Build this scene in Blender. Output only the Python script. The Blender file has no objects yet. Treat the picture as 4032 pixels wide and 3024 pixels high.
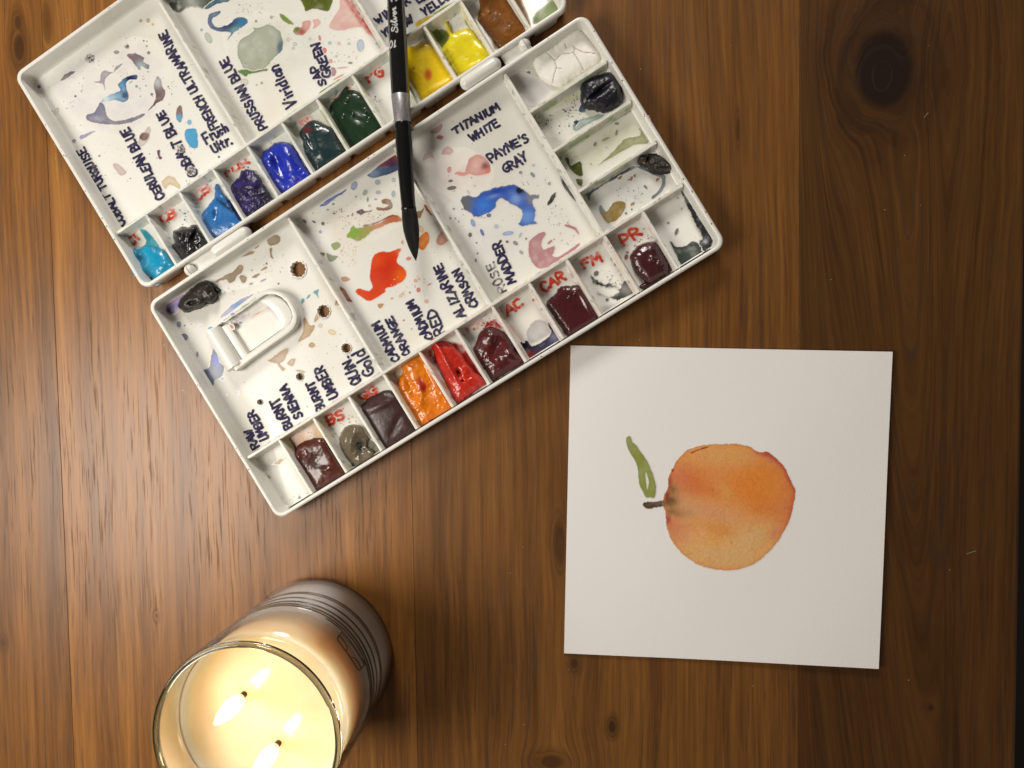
import bpy, bmesh, math, random
import numpy as np
from mathutils import Matrix, Vector

# ------------------------------------------------------------------ camera
F, CX, CY, H = 2912.0, 2016.0, 1512.0, 0.428      # focal length in photo pixels, principal point, height over the table
NX, NY = 270.0, -140.0                             # offset of the nadir in the photo (small tilt of the phone)
SC = bpy.context.scene
COL = SC.collection
_n = np.array([NX, -NY, -F]); _n /= np.linalg.norm(_n)
_z = -_n; _x = np.array([1.0, 0, 0]) - _z*_z[0]; _x /= np.linalg.norm(_x); _y = np.cross(_z, _x)
RW = np.stack([_x, _y, _z])                        # camera axes -> world axes
cam = bpy.data.cameras.new('camera'); cam_o = bpy.data.objects.new('camera', cam); COL.objects.link(cam_o)
cam.sensor_width = 36.0; cam.lens = F/4032*36; cam.clip_start = 0.01; cam.clip_end = 50
m = Matrix([list(RW[0])+[0], list(RW[1])+[0], list(RW[2])+[H], [0, 0, 0, 1]])
cam_o.matrix_world = m
SC.camera = cam_o

# ------------------------------------------------------------------ light
w = bpy.data.worlds.new('World'); SC.world = w; w.use_nodes = True
w.node_tree.nodes['Background'].inputs[0].default_value = (1.0, 0.86, 0.70, 1)
w.node_tree.nodes['Background'].inputs[1].default_value = 0.09
def area(name, loc, target, size, power, color):
    l = bpy.data.lights.new(name, 'AREA'); l.shape = 'DISK'; l.size = size; l.energy = power; l.color = color
    o = bpy.data.objects.new(name, l); COL.objects.link(o); o.location = loc
    o.rotation_euler = (Vector(target)-Vector(loc)).to_track_quat('-Z', 'Y').to_euler()
    return o
area('lamp', (-0.54, -0.14, 0.54), (-0.08, 0, 0), 0.36, 3.9, (1.0, 0.935, 0.84))
area('ceiling_lamp', (-0.28, 1.25, 0.78), (-.15, 0, 0), 0.40, 11.5, (1.0, 0.94, 0.87))
SC.view_settings.view_transform = 'Standard'; SC.view_settings.look = 'None'
SC.view_settings.exposure = 0.14; SC.view_settings.gamma = 1.0
SC.render.engine = 'CYCLES'
SC.cycles.max_bounces = 10; SC.cycles.transparent_max_bounces = 16

random.seed(3); RNG = np.random.default_rng(5)
# ------------------------------------------------------------------ photo pixel -> place
def ray(px, py):
    px = np.asarray(px, float); py = np.asarray(py, float)
    c = np.stack([px-CX, -(py-CY), np.full(px.shape, -F)], -1)
    return c @ RW.T
def P(px, py, z=0.0):                              # where the ray of a pixel meets the height z
    d = ray(px, py); t = (H-z)/-d[..., 2]
    return np.stack([d[..., 0]*t, d[..., 1]*t, np.broadcast_to(np.asarray(z, float), t.shape)], -1)
CROP = {1: (0, 0, 2.212), 2: (800, 0, 2.212), 3: (1500, 0, 2.212), 4: (1900, 300, 2.212), 5: (400, 600, 2.212), 6: (1200, 600, 2.212),
        7: (600, 1100, 2.212), 8: (1300, 1000, 2.212), 9: (900, 1550, 2.765), 10: (2000, 800, 2.458), 11: (600, 1000, 3.687),
        12: (2400, 1600, 2.212), 13: (1400, 0, 2.458), 14: (1100, 2240, 3.318), 0: (0, 0, 1.0)}
def cp(k, pts):
    ox, oy, s = CROP[k]; a = np.asarray(pts, float)
    return np.stack([a[..., 0]/s+ox, a[..., 1]/s+oy], -1)

# ------------------------------------------------------------------ helpers
def tag(o, label=None, cat=None, group=None, kind=None):
    if label: o['label'] = label
    if cat: o['category'] = cat
    if group: o['group'] = group
    if kind: o['kind'] = kind
    return o
def empty(name, loc=(0, 0, 0)):
    o = bpy.data.objects.new(name, None); COL.objects.link(o); o.location = loc; o.empty_display_size = 0.01
    return o
def link(name, me, mat, parent=None, smooth=True):
    o = bpy.data.objects.new(name, me); COL.objects.link(o)
    if mat: me.materials.append(mat)
    if parent: o.parent = parent; o.matrix_parent_inverse = WM(parent).inverted()
    if smooth: me.shade_smooth()
    return o
def WM(o):
    mm = Matrix.Translation(o.location) @ o.rotation_euler.to_matrix().to_4x4()
    return mm if o.parent is None else WM(o.parent) @ o.matrix_parent_inverse @ mm
def mesh(name, v, f):
    me = bpy.data.meshes.new(name); me.from_pydata([tuple(map(float, p)) for p in v], [], [tuple(map(int, q)) for q in f]); me.validate(); return me
def sharp(o, ang=35):
    try:
        o.data.set_sharp_from_angle(angle=math.radians(ang))
    except Exception:
        pass
    return o
def frombm(name, bm, mat, parent=None, smooth=True):
    me = bpy.data.meshes.new(name); bmesh.ops.recalc_face_normals(bm, faces=bm.faces[:]); bm.to_mesh(me); bm.free()
    return link(name, me, mat, parent, smooth)
def lathe(name, prof, mat, parent, n=64, center=(0, 0, 0), closed=False):
    v = []; f = []; k = len(prof)
    for i in range(n):
        a = 2*math.pi*i/n
        for r, z in prof: v.append((center[0]+r*math.cos(a), center[1]+r*math.sin(a), center[2]+z))
    for i in range(n):
        j = (i+1) % n
        for q in range(k if closed else k-1):
            p = (q+1) % k
            f.append((i*k+q, j*k+q, j*k+p, i*k+p))
    bm = bmesh.new(); me = mesh(name, v, f); bm.from_mesh(me)
    bmesh.ops.remove_doubles(bm, verts=bm.verts[:], dist=1e-6)
    return frombm(name, bm, mat, parent)
def noise(x, y, seed=0, oct=3):                    # value noise, about 0..1
    x = np.asarray(x, float); y = np.asarray(y, float); out = np.zeros(np.broadcast(x, y).shape); amp = 1.0; tot = 0
    for o in range(oct):
        xi = np.floor(x).astype(np.int64); yi = np.floor(y).astype(np.int64); fx = x-xi; fy = y-yi
        fx = fx*fx*(3-2*fx); fy = fy*fy*(3-2*fy)
        def h(a, b):
            s = np.sin(a*127.1+b*311.7+seed*74.7+o*19.3)*43758.5453
            return s-np.floor(s)
        v = (h(xi, yi)*(1-fx)+h(xi+1, yi)*fx)*(1-fy)+(h(xi, yi+1)*(1-fx)+h(xi+1, yi+1)*fx)*fy
        out += amp*v; tot += amp; amp *= 0.5; x = x*2.03+7.1; y = y*2.03+3.7
    return out/tot
def smooth(pts, n=5, closed=True):                 # Catmull-Rom
    p = np.asarray(pts, float); N = len(p); out = []
    rng = range(N if closed else N-1)
    for i in rng:
        if closed: a, b, c, d = p[i-1], p[i], p[(i+1) % N], p[(i+2) % N]
        else: a, b, c, d = p[max(i-1, 0)], p[i], p[i+1], p[min(i+2, N-1)]
        for t in np.arange(n)/n:
            out.append(0.5*((2*b)+(-a+c)*t+(2*a-5*b+4*c-d)*t*t+(-a+3*b-3*c+d)*t**3))
    if not closed: out.append(p[-1])
    return np.array(out)
def segdist(X, Y, A, B):                           # distance from grid points to the nearest of many segments
    best = np.full(X.shape, 1e9)
    for a, b in zip(A, B):
        d = b-a; l = max(d @ d, 1e-9)
        t = np.clip(((X-a[0])*d[0]+(Y-a[1])*d[1])/l, 0, 1)
        best = np.minimum(best, (X-a[0]-t*d[0])**2+(Y-a[1]-t*d[1])**2)
    return np.sqrt(best)
def sdf(X, Y, poly):                               # positive inside
    A = poly; B = np.roll(poly, -1, 0)
    d = segdist(X, Y, A, B); ins = np.zeros(X.shape, bool)
    for a, b in zip(A, B):
        if a[1] == b[1]: continue
        c = ((a[1] > Y) != (b[1] > Y)) & (X < (b[0]-a[0])*(Y-a[1])/(b[1]-a[1])+a[0])
        ins ^= c
    return np.where(ins, d, -d)
def sstep(a, b, x):
    t = np.clip((x-a)/(b-a), 0, 1); return t*t*(3-2*t)
def mixc(c, col, a): return c*(1-a[..., None])+np.asarray(col, float)*a[..., None]

# ------------------------------------------------------------------ materials
class E:                                           # tiny node expression helper
    def __init__(s, nt, sock): s.nt = nt; s.s = sock
    def op(s, o, *others, clamp=False):
        n = s.nt.nodes.new('ShaderNodeMath'); n.operation = o; n.use_clamp = clamp
        for i, q in enumerate((s,)+others):
            if isinstance(q, E): s.nt.links.new(q.s, n.inputs[i])
            else: n.inputs[i].default_value = float(q)
        return E(s.nt, n.outputs[0])
    def __add__(s, o): return s.op('ADD', o)
    def __sub__(s, o): return s.op('SUBTRACT', o)
    def __mul__(s, o): return s.op('MULTIPLY', o)
    def __truediv__(s, o): return s.op('DIVIDE', o)
    def ss(s, a, b):
        n = s.nt.nodes.new('ShaderNodeMapRange'); n.interpolation_type = 'SMOOTHSTEP'
        s.nt.links.new(s.s, n.inputs[0]); n.inputs[1].default_value = a; n.inputs[2].default_value = b
        return E(s.nt, n.outputs[0])
def vec(nt, x, y, z=0.0):
    n = nt.nodes.new('ShaderNodeCombineXYZ')
    for i, q in enumerate((x, y, z)):
        if isinstance(q, E): nt.links.new(q.s, n.inputs[i])
        else: n.inputs[i].default_value = q
    return n.outputs[0]
def tnoise(nt, v, scale=1.0, detail=3.0, rough=0.5, dist=0.0):
    n = nt.nodes.new('ShaderNodeTexNoise'); nt.links.new(v, n.inputs['Vector'])
    n.inputs['Scale'].default_value = scale; n.inputs['Detail'].default_value = detail
    n.inputs['Roughness'].default_value = rough; n.inputs['Distortion'].default_value = dist
    return E(nt, n.outputs[0])
def ramp(nt, e, stops):
    n = nt.nodes.new('ShaderNodeValToRGB'); nt.links.new(e.s, n.inputs[0]); el = n.color_ramp.elements
    while len(el) < len(stops): el.new(0.5)
    for i, (p, c) in enumerate(stops): el[i].position = p; el[i].color = tuple(c)+(1,)
    return n.outputs[0]
def mixrgb(nt, fac, a, b, mode='MIX'):
    n = nt.nodes.new('ShaderNodeMix'); n.data_type = 'RGBA'; n.blend_type = mode
    for i, q in ((0, fac), (6, a), (7, b)):
        if isinstance(q, E): nt.links.new(q.s, n.inputs[i])
        elif hasattr(q, 'links'): nt.links.new(q, n.inputs[i])
        else: n.inputs[i].default_value = q if i == 0 else tuple(q)+(1,)
    return n.outputs[2]
def newmat(name):
    mt = bpy.data.materials.new(name); mt.use_nodes = True
    return mt, mt.node_tree, mt.node_tree.nodes['Principled BSDF']
def bump(nt, b, e, strength, dist):
    n = nt.nodes.new('ShaderNodeBump'); n.inputs['Strength'].default_value = strength; n.inputs['Distance'].default_value = dist
    nt.links.new(e.s, n.inputs['Height']); nt.links.new(n.outputs[0], b.inputs['Normal'])
def plain(name, col, rough=0.4, metal=0.0, nscale=0, namp=0.0, bscale=0, bamp=0.0, **kw):
    mt, nt, b = newmat(name); b.inputs['Base Color'].default_value = tuple(col)+(1,)
    b.inputs['Roughness'].default_value = rough; b.inputs['Metallic'].default_value = metal
    for k, v in kw.items(): b.inputs[k.replace('_', ' ')].default_value = v
    tc = nt.nodes.new('ShaderNodeTexCoord').outputs['Object']
    if nscale:
        n = tnoise(nt, tc, nscale, 4)
        nt.links.new(mixrgb(nt, n.ss(0.3, 0.75), tuple(c*(1-namp) for c in col), tuple(min(1, c*(1+namp)) for c in col)), b.inputs['Base Color'])
    if bscale: bump(nt, b, tnoise(nt, tc, bscale, 4), 0.6, bamp)
    return mt
def attr(name, rough=0.35, bscale=0, bamp=0.0, rnoise=0.0, **kw):   # colour comes from the pigment stored on the mesh
    mt, nt, b = newmat(name); a = nt.nodes.new('ShaderNodeAttribute'); a.attribute_name = 'Col'
    nt.links.new(a.outputs['Color'], b.inputs['Base Color']); b.inputs['Roughness'].default_value = rough
    for k, v in kw.items(): b.inputs[k.replace('_', ' ')].default_value = v
    tc = nt.nodes.new('ShaderNodeTexCoord').outputs['Object']
    if bscale: bump(nt, b, tnoise(nt, tc, bscale, 5, 0.6), 0.7, bamp)
    if rnoise: nt.links.new((tnoise(nt, tc, 260, 3)*rnoise+(rough-rnoise*0.5)).s, b.inputs['Roughness'])
    return mt
def grime(nt, col):
    tc = nt.nodes.new('ShaderNodeTexCoord').outputs['Object']
    g1 = tnoise(nt, tc, 24, 4, .6).ss(.45, .75)*.55; c = mixrgb(nt, g1, col, (.90, .87, .76), 'MULTIPLY')
    sp_ = tnoise(nt, tc, 620, 2, .5).ss(.715, .76)*tnoise(nt, tc, 30, 3).ss(.42, .6)*.75
    return mixrgb(nt, sp_, c, (.10, .085, .075))
PLAST = (0.78, 0.772, 0.725)
M_tray = plain('tray_plastic', PLAST, 0.27, bscale=500, bamp=0.00004)
M_stain = attr('dried_wash', 0.27, bscale=500, bamp=0.00004)
for mt_ in (M_tray, M_stain):
    nt = mt_.node_tree; b = nt.nodes['Principled BSDF']; l_ = b.inputs['Base Color'].links
    if l_: src = l_[0].from_socket
    else: rgb = nt.nodes.new('ShaderNodeRGB'); rgb.outputs[0].default_value = PLAST+(1,); src = rgb.outputs[0]
    nt.links.new(grime(nt, src), b.inputs['Base Color'])
M_ink = attr('marker_ink', 0.75, Specular_IOR_Level=.2)
M_wet = attr('glossy_paint', 0.28, bscale=200, bamp=0.00002, rnoise=0.12, Coat_Weight=0.3, Coat_Roughness=0.12)
M_dry = attr('dry_paint', 0.36, bscale=420, bamp=0.00018, rnoise=0.25)
M_chalk = attr('chalky_paint', 0.6, bscale=700, bamp=0.0001)

# ------------------------------------------------------------------ pigment laid out on a grid of photo pixels
class Canvas:
    def __init__(s, lo, hi, step, base=PLAST):
        s.xs = np.arange(lo[0], hi[0]+step, step); s.ys = np.arange(lo[1], hi[1]+step, step); s.step = step
        s.X, s.Y = np.meshgrid(s.xs, s.ys); s.a = np.zeros(s.X.shape); s.c = np.ones(s.X.shape+(3,))*np.asarray(base)
        s.base = np.asarray(base, float)
    def lay(s, col, a):
        s.c = mixc(s.c, col, a) if np.ndim(col) == 1 else s.c*(1-a[..., None])+col*a[..., None]
        s.a = np.maximum(s.a, a)
    def poly(s, pts, col, alpha=0.9, edge=None, ew=7, ea=None, soft=1.6, jit=3.0, js=14.0, mottle=0.35, ms=26.0, seed=0, sm=5):
        q = smooth(pts, sm) if sm else np.asarray(pts, float)
        n1 = noise(s.X/js, s.Y/js, seed+1)-.5; n2 = noise(s.X/js, s.Y/js, seed+2)-.5
        d = sdf(s.X+n1*2*jit, s.Y+n2*2*jit, q)
        m_ = sstep(-soft, soft, d)
        t = noise(s.X/ms, s.Y/ms, seed+5, 4)
        a = m_*np.clip(alpha*(1+mottle*(t-.5)*2), 0, 1)
        s.lay(col, a)
        if edge is not None:
            e = m_*np.exp(-np.maximum(d, 0)/ew)*(ea if ea else 0.85)
            s.lay(edge, e)
        return d
    def dot(s, c, r, col, alpha=0.9, edge=None, ry=None, ang=0, soft=1.5):
        ry = ry or r; dx = s.X-c[0]; dy = s.Y-c[1]; ca, sa = math.cos(ang), math.sin(ang)
        u = (dx*ca+dy*sa)/r; v = (-dx*sa+dy*ca)/ry; k = np.sqrt(u*u+v*v); mr = min(r, ry)
        a = sstep(1+soft/mr, 1-soft/mr, k)*alpha
        s.lay(col, a)
        if edge is not None: s.lay(edge, a*np.clip(1-(1-k)*mr/4, 0, 1)*0.7)
    def stroke(s, polys, wd, col, alpha=0.92, soft=1.3, seed=0, mottle=0.35, wob=0.25):
        A = np.concatenate([p[:-1] for p in polys]); B = np.concatenate([p[1:] for p in polys])
        n = noise(s.X/9, s.Y/9, seed)-.5
        d = segdist(s.X, s.Y, A, B)
        hw = wd/2*(1+wob*2*n)
        t = noise(s.X/13, s.Y/13, seed+9, 2)
        s.lay(col, sstep(hw+soft, hw-soft, d)*np.clip(alpha*(1+mottle*(t-.5)*2), 0, 1))
    def spot(s, c, r, col, a, ry=None, ang=0):      # soft tint, only where paint already is
        ry = ry or r; dx = s.X-c[0]; dy = s.Y-c[1]; ca, sa = math.cos(ang), math.sin(ang)
        u = (dx*ca+dy*sa)/r; v = (-dx*sa+dy*ca)/ry
        k = np.exp(-(u*u+v*v))*a*1.15*(0.6+0.8*noise(s.X/18, s.Y/18, int(c[0]), 4))
        s.c = mixc(s.c, col, np.clip(k, 0, 1)*(s.a > 0.01))
    def build(s, name, mat, parent, where, label=None, kind=None, thr=0.02, keep=None):
        keep = (s.a > thr) if keep is None else keep
        cell = keep[:-1, :-1] | keep[1:, :-1] | keep[:-1, 1:] | keep[1:, 1:]
        if not cell.any(): return None
        idx = np.arange(s.X.size).reshape(s.X.shape)
        q = np.stack([idx[1:, :-1][cell], idx[1:, 1:][cell], idx[:-1, 1:][cell], idx[:-1, :-1][cell]], -1)
        u, inv = np.unique(q, return_inverse=True); q = inv.reshape(q.shape)
        co = where(s.X.ravel()[u], s.Y.ravel()[u], u)
        me = bpy.data.meshes.new(name); me.vertices.add(len(u)); me.vertices.foreach_set('co', np.asarray(co, np.float32).ravel())
        me.loops.add(q.size); me.loops.foreach_set('vertex_index', q.astype(np.int32).ravel())
        me.polygons.add(len(q)); me.polygons.foreach_set('loop_start', np.arange(0, q.size, 4, dtype=np.int32))
        me.update(calc_edges=True); me.validate()
        ca = me.color_attributes.new('Col', 'FLOAT_COLOR', 'POINT')
        ca.data.foreach_set('color', np.concatenate([s.c.reshape(-1, 3)[u], np.ones((len(u), 1))], 1).astype(np.float32).ravel())
        o = link(name, me, mat, parent)
        if label: o['label'] = label
        if kind: o['kind'] = kind
        return o
LAYER = [0]
def at_z(z0):                                       # thin film: every next film lies a hair above the last one
    LAYER[0] += 1; z = z0+0.00002+LAYER[0]*0.0000004
    return lambda x, y, u: P(x, y, z)
def bbox(pts, pad):
    p = np.concatenate([np.atleast_2d(q) for q in pts]); return p.min(0)-pad, p.max(0)+pad

# ------------------------------------------------------------------ table of walnut planks
TA = math.radians(0.9)                              # the planks run nearly along the picture
def walnut(name, seed, tone, warm, knots, wave=0.006, cath=None):
    mt, nt, b = newmat(name)
    g = nt.nodes.new('ShaderNodeTexCoord'); sp = nt.nodes.new('ShaderNodeSeparateXYZ'); nt.links.new(g.outputs['Object'], sp.inputs[0])
    x = E(nt, sp.outputs[0]); y = E(nt, sp.outputs[1])
    wv = tnoise(nt, vec(nt, x*7, y*2.6, seed), 1, 2)-0.5
    wv2 = tnoise(nt, vec(nt, x*30, y*9, seed+4), 1, 2)-0.5
    xw = x+wv*(wave*5)+wv2*0.004
    dark = None
    for kx, ky, R, st, dk in knots:
        dx = x-kx; dy = (y-ky)/st
        d2 = dx*dx+dy*dy
        d2n = d2*((tnoise(nt, vec(nt, x*55, y*40, seed+kx*9), 1, 3)-0.5)*0.8+1.0)
        k = (E(nt, d2n.s).op('MAXIMUM', R*R)); k = E(nt, k.s)
        inv = k.op('POWER', -1.0)*(R*R)
        fade = d2.ss((R*7)**2, (R*1.2)**2)
        xw = xw-dx*inv*fade
        rr = d2n.op('SQRT')/R
        core = rr.ss(1.05, 0.55); halo = rr.ss(2.3, 0.9)*0.5
        rings = ((rr*11.0+wv2*24).op('SINE')*0.5+0.5).ss(0.35, 0.95)*rr.ss(2.2, 1.0)*0.22
        ins = core.op('MAXIMUM', (halo+rings)*0.9)*dk
        dark = ins if dark is None else dark.op('MAXIMUM', ins)
        xw = xw+(rr*(R*0.5))*rr.ss(1.25, 0.7)
    if cath:
        cx_, cy_, cw, ch = cath                     # cathedral arches
        ex = (x-cx_)/cw; ey = (y-cy_)/ch
        para = ex*ex*0.9+ey
        xw = xw+para*0.007*(ex*ex).ss(1.6, 0.2)
    broad = tnoise(nt, vec(nt, xw*42, y*1.8, seed), 1, 3, 0.55)
    band = tnoise(nt, vec(nt, xw*170, y*4.0, seed+2), 1, 4, 0.62)
    fib = tnoise(nt, vec(nt, xw*520, y*16, seed+3), 1, 3, 0.65)
    por = tnoise(nt, vec(nt, xw*900, y*30, seed+5), 1, 3, 0.6)
    porm = tnoise(nt, vec(nt, xw*60, y*5, seed+8), 1, 3, 0.6)
    t = broad*0.36+band*0.46+fib*0.46-0.15
    c = ramp(nt, t, [(0.26, (0.060*tone, 0.0215*tone, 0.0050*tone)), (0.42, (0.112*tone, 0.0445*tone, 0.0095*tone)),
                     (0.56, (0.158*tone*warm, 0.0685*tone, 0.0140*tone)), (0.76, (0.236*tone*warm, 0.111*tone, 0.0235*tone))])
    patch = tnoise(nt, vec(nt, x*5.5, y*3.2, seed+11), 1, 3)
    c = mixrgb(nt, patch.ss(0.38, 0.72)*0.30, c, (0.55, 0.44, 0.34), 'MULTIPLY')
    pm = por.ss(0.53, 0.66)*porm.ss(0.33, 0.60)
    c = mixrgb(nt, pm*0.44, c, (0.018, 0.008, 0.005))
    if dark is not None: c = mixrgb(nt, dark.op('MINIMUM', 0.97), c, (0.014, 0.0058, 0.0033))
    nt.links.new(c, b.inputs['Base Color'])
    b.inputs['Specular IOR Level'].default_value = 0.46
    nt.links.new((fib*0.07+0.33+pm*0.22).s, b.inputs['Roughness'])
    bump(nt, b, fib*0.4-pm*1.0, 0.2, 0.0001)
    return mt
table = bpy.data.objects.new('table', None); COL.objects.link(table); table['kind'] = 'structure'
table.rotation_euler = (0, 0, TA)
def local_t(px, py):
    p = P(px, py); c, s = math.cos(-TA), math.sin(-TA); return (float(p[0]*c-p[1]*s), float(p[0]*s+p[1]*c))
def kn(px, py, R, st, dk): return (*local_t(px, py), R, st, dk)
PL = [(-0.766, -0.5441, 2.1, 1.5, 1.1, [], None, .006),
      (-0.5439, -0.32158, 5.7, 1.35, 1.08, [kn(75, 185, .0048, 2.2, .7), kn(70, 90, .003, 2, .6), kn(12, 2530, .0026, 1.6, .4)], None, .003),
      (-0.32142, -0.10058, 12.3, 1.78, 1.05, [kn(205, 2372, .0022, 1.5, .6), kn(617, 2425, .0020, 1.5, .4), kn(185, 90, .0045, 4.0, .5)], None, .0022),
      (-0.10042, 0.12192, 21.4, 1.14, 1.07, [kn(2262, 2612, .0028, 1.5, .65), kn(2410, 2862, .0028, 1.9, .75), kn(2170, 3000, .0085, .6, .7), kn(2205, 2150, .0040, 4.0, .6), kn(2905, 510, .0010, 9.0, .6)], None, .006),
      (0.12208, 0.2405, 33.9, .62, 1.08, [kn(3478, 275, .021, 1.40, 1.0), kn(3668, 2786, .0012, 1.2, .6)], (0.157, -0.28, 0.035, 0.05), .003)]
for x0, x1, sd, tone, warm, kns, cath, wave in PL:  # tone: own wood colour, plus lamp glow and falloff painted in
    bm = bmesh.new(); y0, y1 = -0.55, 0.60; b_ = 0.00010
    prof = [(x0, -0.03), (x1, -0.03), (x1, -b_*2), (x1-b_*0.6, -b_*0.6), (x1-b_*2, 0), (x0+b_*2, 0), (x0+b_*0.6, -b_*0.6), (x0, -b_*2)]
    if x1 > 0.2: prof = [(x0, -0.03), (x1, -0.03), (x1, -0.002), (x1-0.0006, -0.0006), (x1-0.002, 0), (x0+b_*2, 0), (x0, -b_*2)]
    r0 = [bm.verts.new((a, y0, c)) for a, c in prof]; r1 = [bm.verts.new((a, y1, c)) for a, c in prof]
    bm.faces.new(r0); bm.faces.new(r1[::-1])
    for i in range(len(prof)): j = (i+1) % len(prof); bm.faces.new((r0[i], r1[i], r1[j], r0[j]))
    me = bpy.data.meshes.new('plank'); bmesh.ops.recalc_face_normals(bm, faces=bm.faces[:]); bm.to_mesh(me); bm.free()
    o = bpy.data.objects.new('plank', me); COL.objects.link(o); o.parent = table
    me.materials.append(walnut('walnut', sd, tone, warm, kns, wave, cath))
bm = bmesh.new(); rg = np.random.default_rng(8)
for i in range(46):
    q = P(rg.uniform(0, 4000), rg.uniform(0, 3020), 0.00008); L = rg.uniform(.0001, .0003) if i > 8 else rg.uniform(.0012, .0028); an = rg.uniform(0, 3.14); bend = rg.normal(0, .6)
    pts = [(q[0]+L*t*math.cos(an+bend*t), q[1]+L*t*math.sin(an+bend*t)) for t in (-1, -.5, 0, .5, 1)]; w_ = .00005 if i <= 8 else .00012
    a_ = [bm.verts.new((x-w_*math.sin(an), y+w_*math.cos(an), .00012)) for x, y in pts]; b_ = [bm.verts.new((x+w_*math.sin(an), y-w_*math.cos(an), .00012)) for x, y in pts]
    for k in range(4): bm.faces.new((a_[k], a_[k+1], b_[k+1], b_[k]))
o = frombm('dust', bm, plain('lint', (.7, .66, .58), .8, nscale=500, namp=.2)); tag(o, 'pale dust specks and lint on the table', 'dust', kind='stuff')
fl = link('floor', mesh('floor', [(-3, -3, -.75), (3, -3, -.75), (3, 3, -.75), (-3, 3, -.75)], [(0, 1, 2, 3)]), plain('dark_floor', (.02, .017, .015), .6, nscale=3, namp=.3), None, False)
tag(fl, kind='structure')

# ------------------------------------------------------------------ palette trays
ZR, ZF, ZD = 0.0135, 0.0030, 0.0112                # rim, floor and divider heights
pal = empty('watercolor_palette', tuple(P(1900, 900, 0)))
tag(pal, 'white plastic folding watercolour palette opened into two paint-stained trays with wells of paint', 'palette')
class Frame:
    def __init__(s, ang): a = math.radians(ang); s.u = np.array([math.cos(a), math.sin(a)]); s.v = np.array([-s.u[1], s.u[0]])
    def uv(s, px, py, z): p = P(px, py, z)[..., :2]; return np.stack([p @ s.u, p @ s.v], -1)
    def w(s, u, v, z): return (s.u[0]*u+s.v[0]*v, s.u[1]*u+s.v[1]*v, z)
def seg(fr, z, pts, k): return float(np.mean([fr.uv(*p, z)[k] for p in pts]))
FB = Frame(31.6); FA = Frame(31.5)
B_u0 = seg(FB, ZR, [(611, 1258), (1048, 1996), (690, 1389), (928, 1755)], 0); B_u1 = seg(FB, ZR, [(2351, 109), (2822, 911)], 0)
B_v0 = seg(FB, ZR, [(1130, 2027), (2807, 999)], 1); B_v1 = seg(FB, ZR, [(656, 1139), (2215, 109)], 1)
A_u0 = seg(FA, ZR, [(104, 389), (217, 560), (316, 728), (400, 885)], 0); A_v0 = seg(FA, ZR, [(594, 1138), (1947, 208)], 1)
A_u1 = float(FA.uv(2243, 18, ZR)[0]); A_v1 = A_v0+(B_v1-B_v0)
print('tray', B_u1-B_u0, B_v1-B_v0, 'A right', A_u1, FA.uv(2245, 10, ZR))
def rrect(u0, u1, v0, v1, r, n=7):
    out = []
    for cu, cv, a0 in ((u1-r, v1-r, 0), (u0+r, v1-r, 90), (u0+r, v0+r, 180), (u1-r, v0+r, 270)):
        for i in range(n):
            a = math.radians(a0+90*i/(n-1)); out.append((cu+r*math.cos(a), cv+r*math.sin(a)))
    return out
RIMP = [(0.0036, 0.0), (0.0031, 0.0004), (0.0022, 0.0082), (0.0016, 0.0088), (0.0004, 0.0092), (0.0, 0.0098), (0.0, 0.0126), (0.0003, 0.0132), (0.0009, ZR),
        (0.0017, ZR), (0.0022, 0.0132), (0.0024, 0.0125), (0.0027, 0.0062), (0.0029, 0.0045), (0.0033, 0.0036), (0.0042, ZF)]
def tray(name, fr, u0, u1, v0, v1, holes, label):
    bm = bmesh.new(); R0 = 0.0060; loops = []
    prof = RIMP
    for d, z in prof:
        pts = rrect(u0+d, u1-d, v0+d, v1-d, max(R0-d*0.55, 0.0025))
        loops.append([bm.verts.new(fr.w(a, c, z)) for a, c in pts])
    n = len(loops[0])
    for k in range(len(loops)-1):
        for i in range(n): j = (i+1) % n; bm.faces.new((loops[k][i], loops[k][j], loops[k+1][j], loops[k+1][i]))
    for ring, z in ((loops[-1], ZF), (loops[0], 0.0)):
        edges = [bm.edges.get((ring[i], ring[(i+1) % n])) for i in range(n)]
        hl = []
        for c, r in holes:
            hv = [bm.verts.new((c[0]+r*(1+0.07*math.cos(11*a))*math.cos(a), c[1]+r*(1+0.07*math.cos(11*a))*math.sin(a), z)) for a in np.linspace(0, 2*math.pi, 67)[:-1]]
            hl.append(hv)
            edges += [bm.edges.new((hv[i], hv[(i+1) % 66])) for i in range(66)]
        bmesh.ops.triangle_fill(bm, use_beauty=True, use_dissolve=False, edges=edges)
        if z == ZF: top = hl
        else:
            for a_, b_ in zip(top, hl):
                for i in range(66): j = (i+1) % 66; bm.faces.new((a_[i], a_[j], b_[j], b_[i]))
    o = frombm(name, bm, M_tray, pal); sharp(o, 40); o['label'] = label
    return o
holes = [((1175, 1061), 31), ((1275, 1226), 25), ((1364, 1371), 19), ((1181, 1483), 14.5), ((1024, 1583), 11)]
PX = 0.000146
hw = [(P(*c, ZF)[:2], r*PX) for c, r in holes]
TB = tray('tray', FB, B_u0, B_u1, B_v0, B_v1, hw, 'tray with round brush holes, folded thumb rest and warm coloured paints')
TAo = tray('tray', FA, A_u0, A_u1, A_v0, A_v1, [], 'tray with blue, green and yellow paints')
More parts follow.
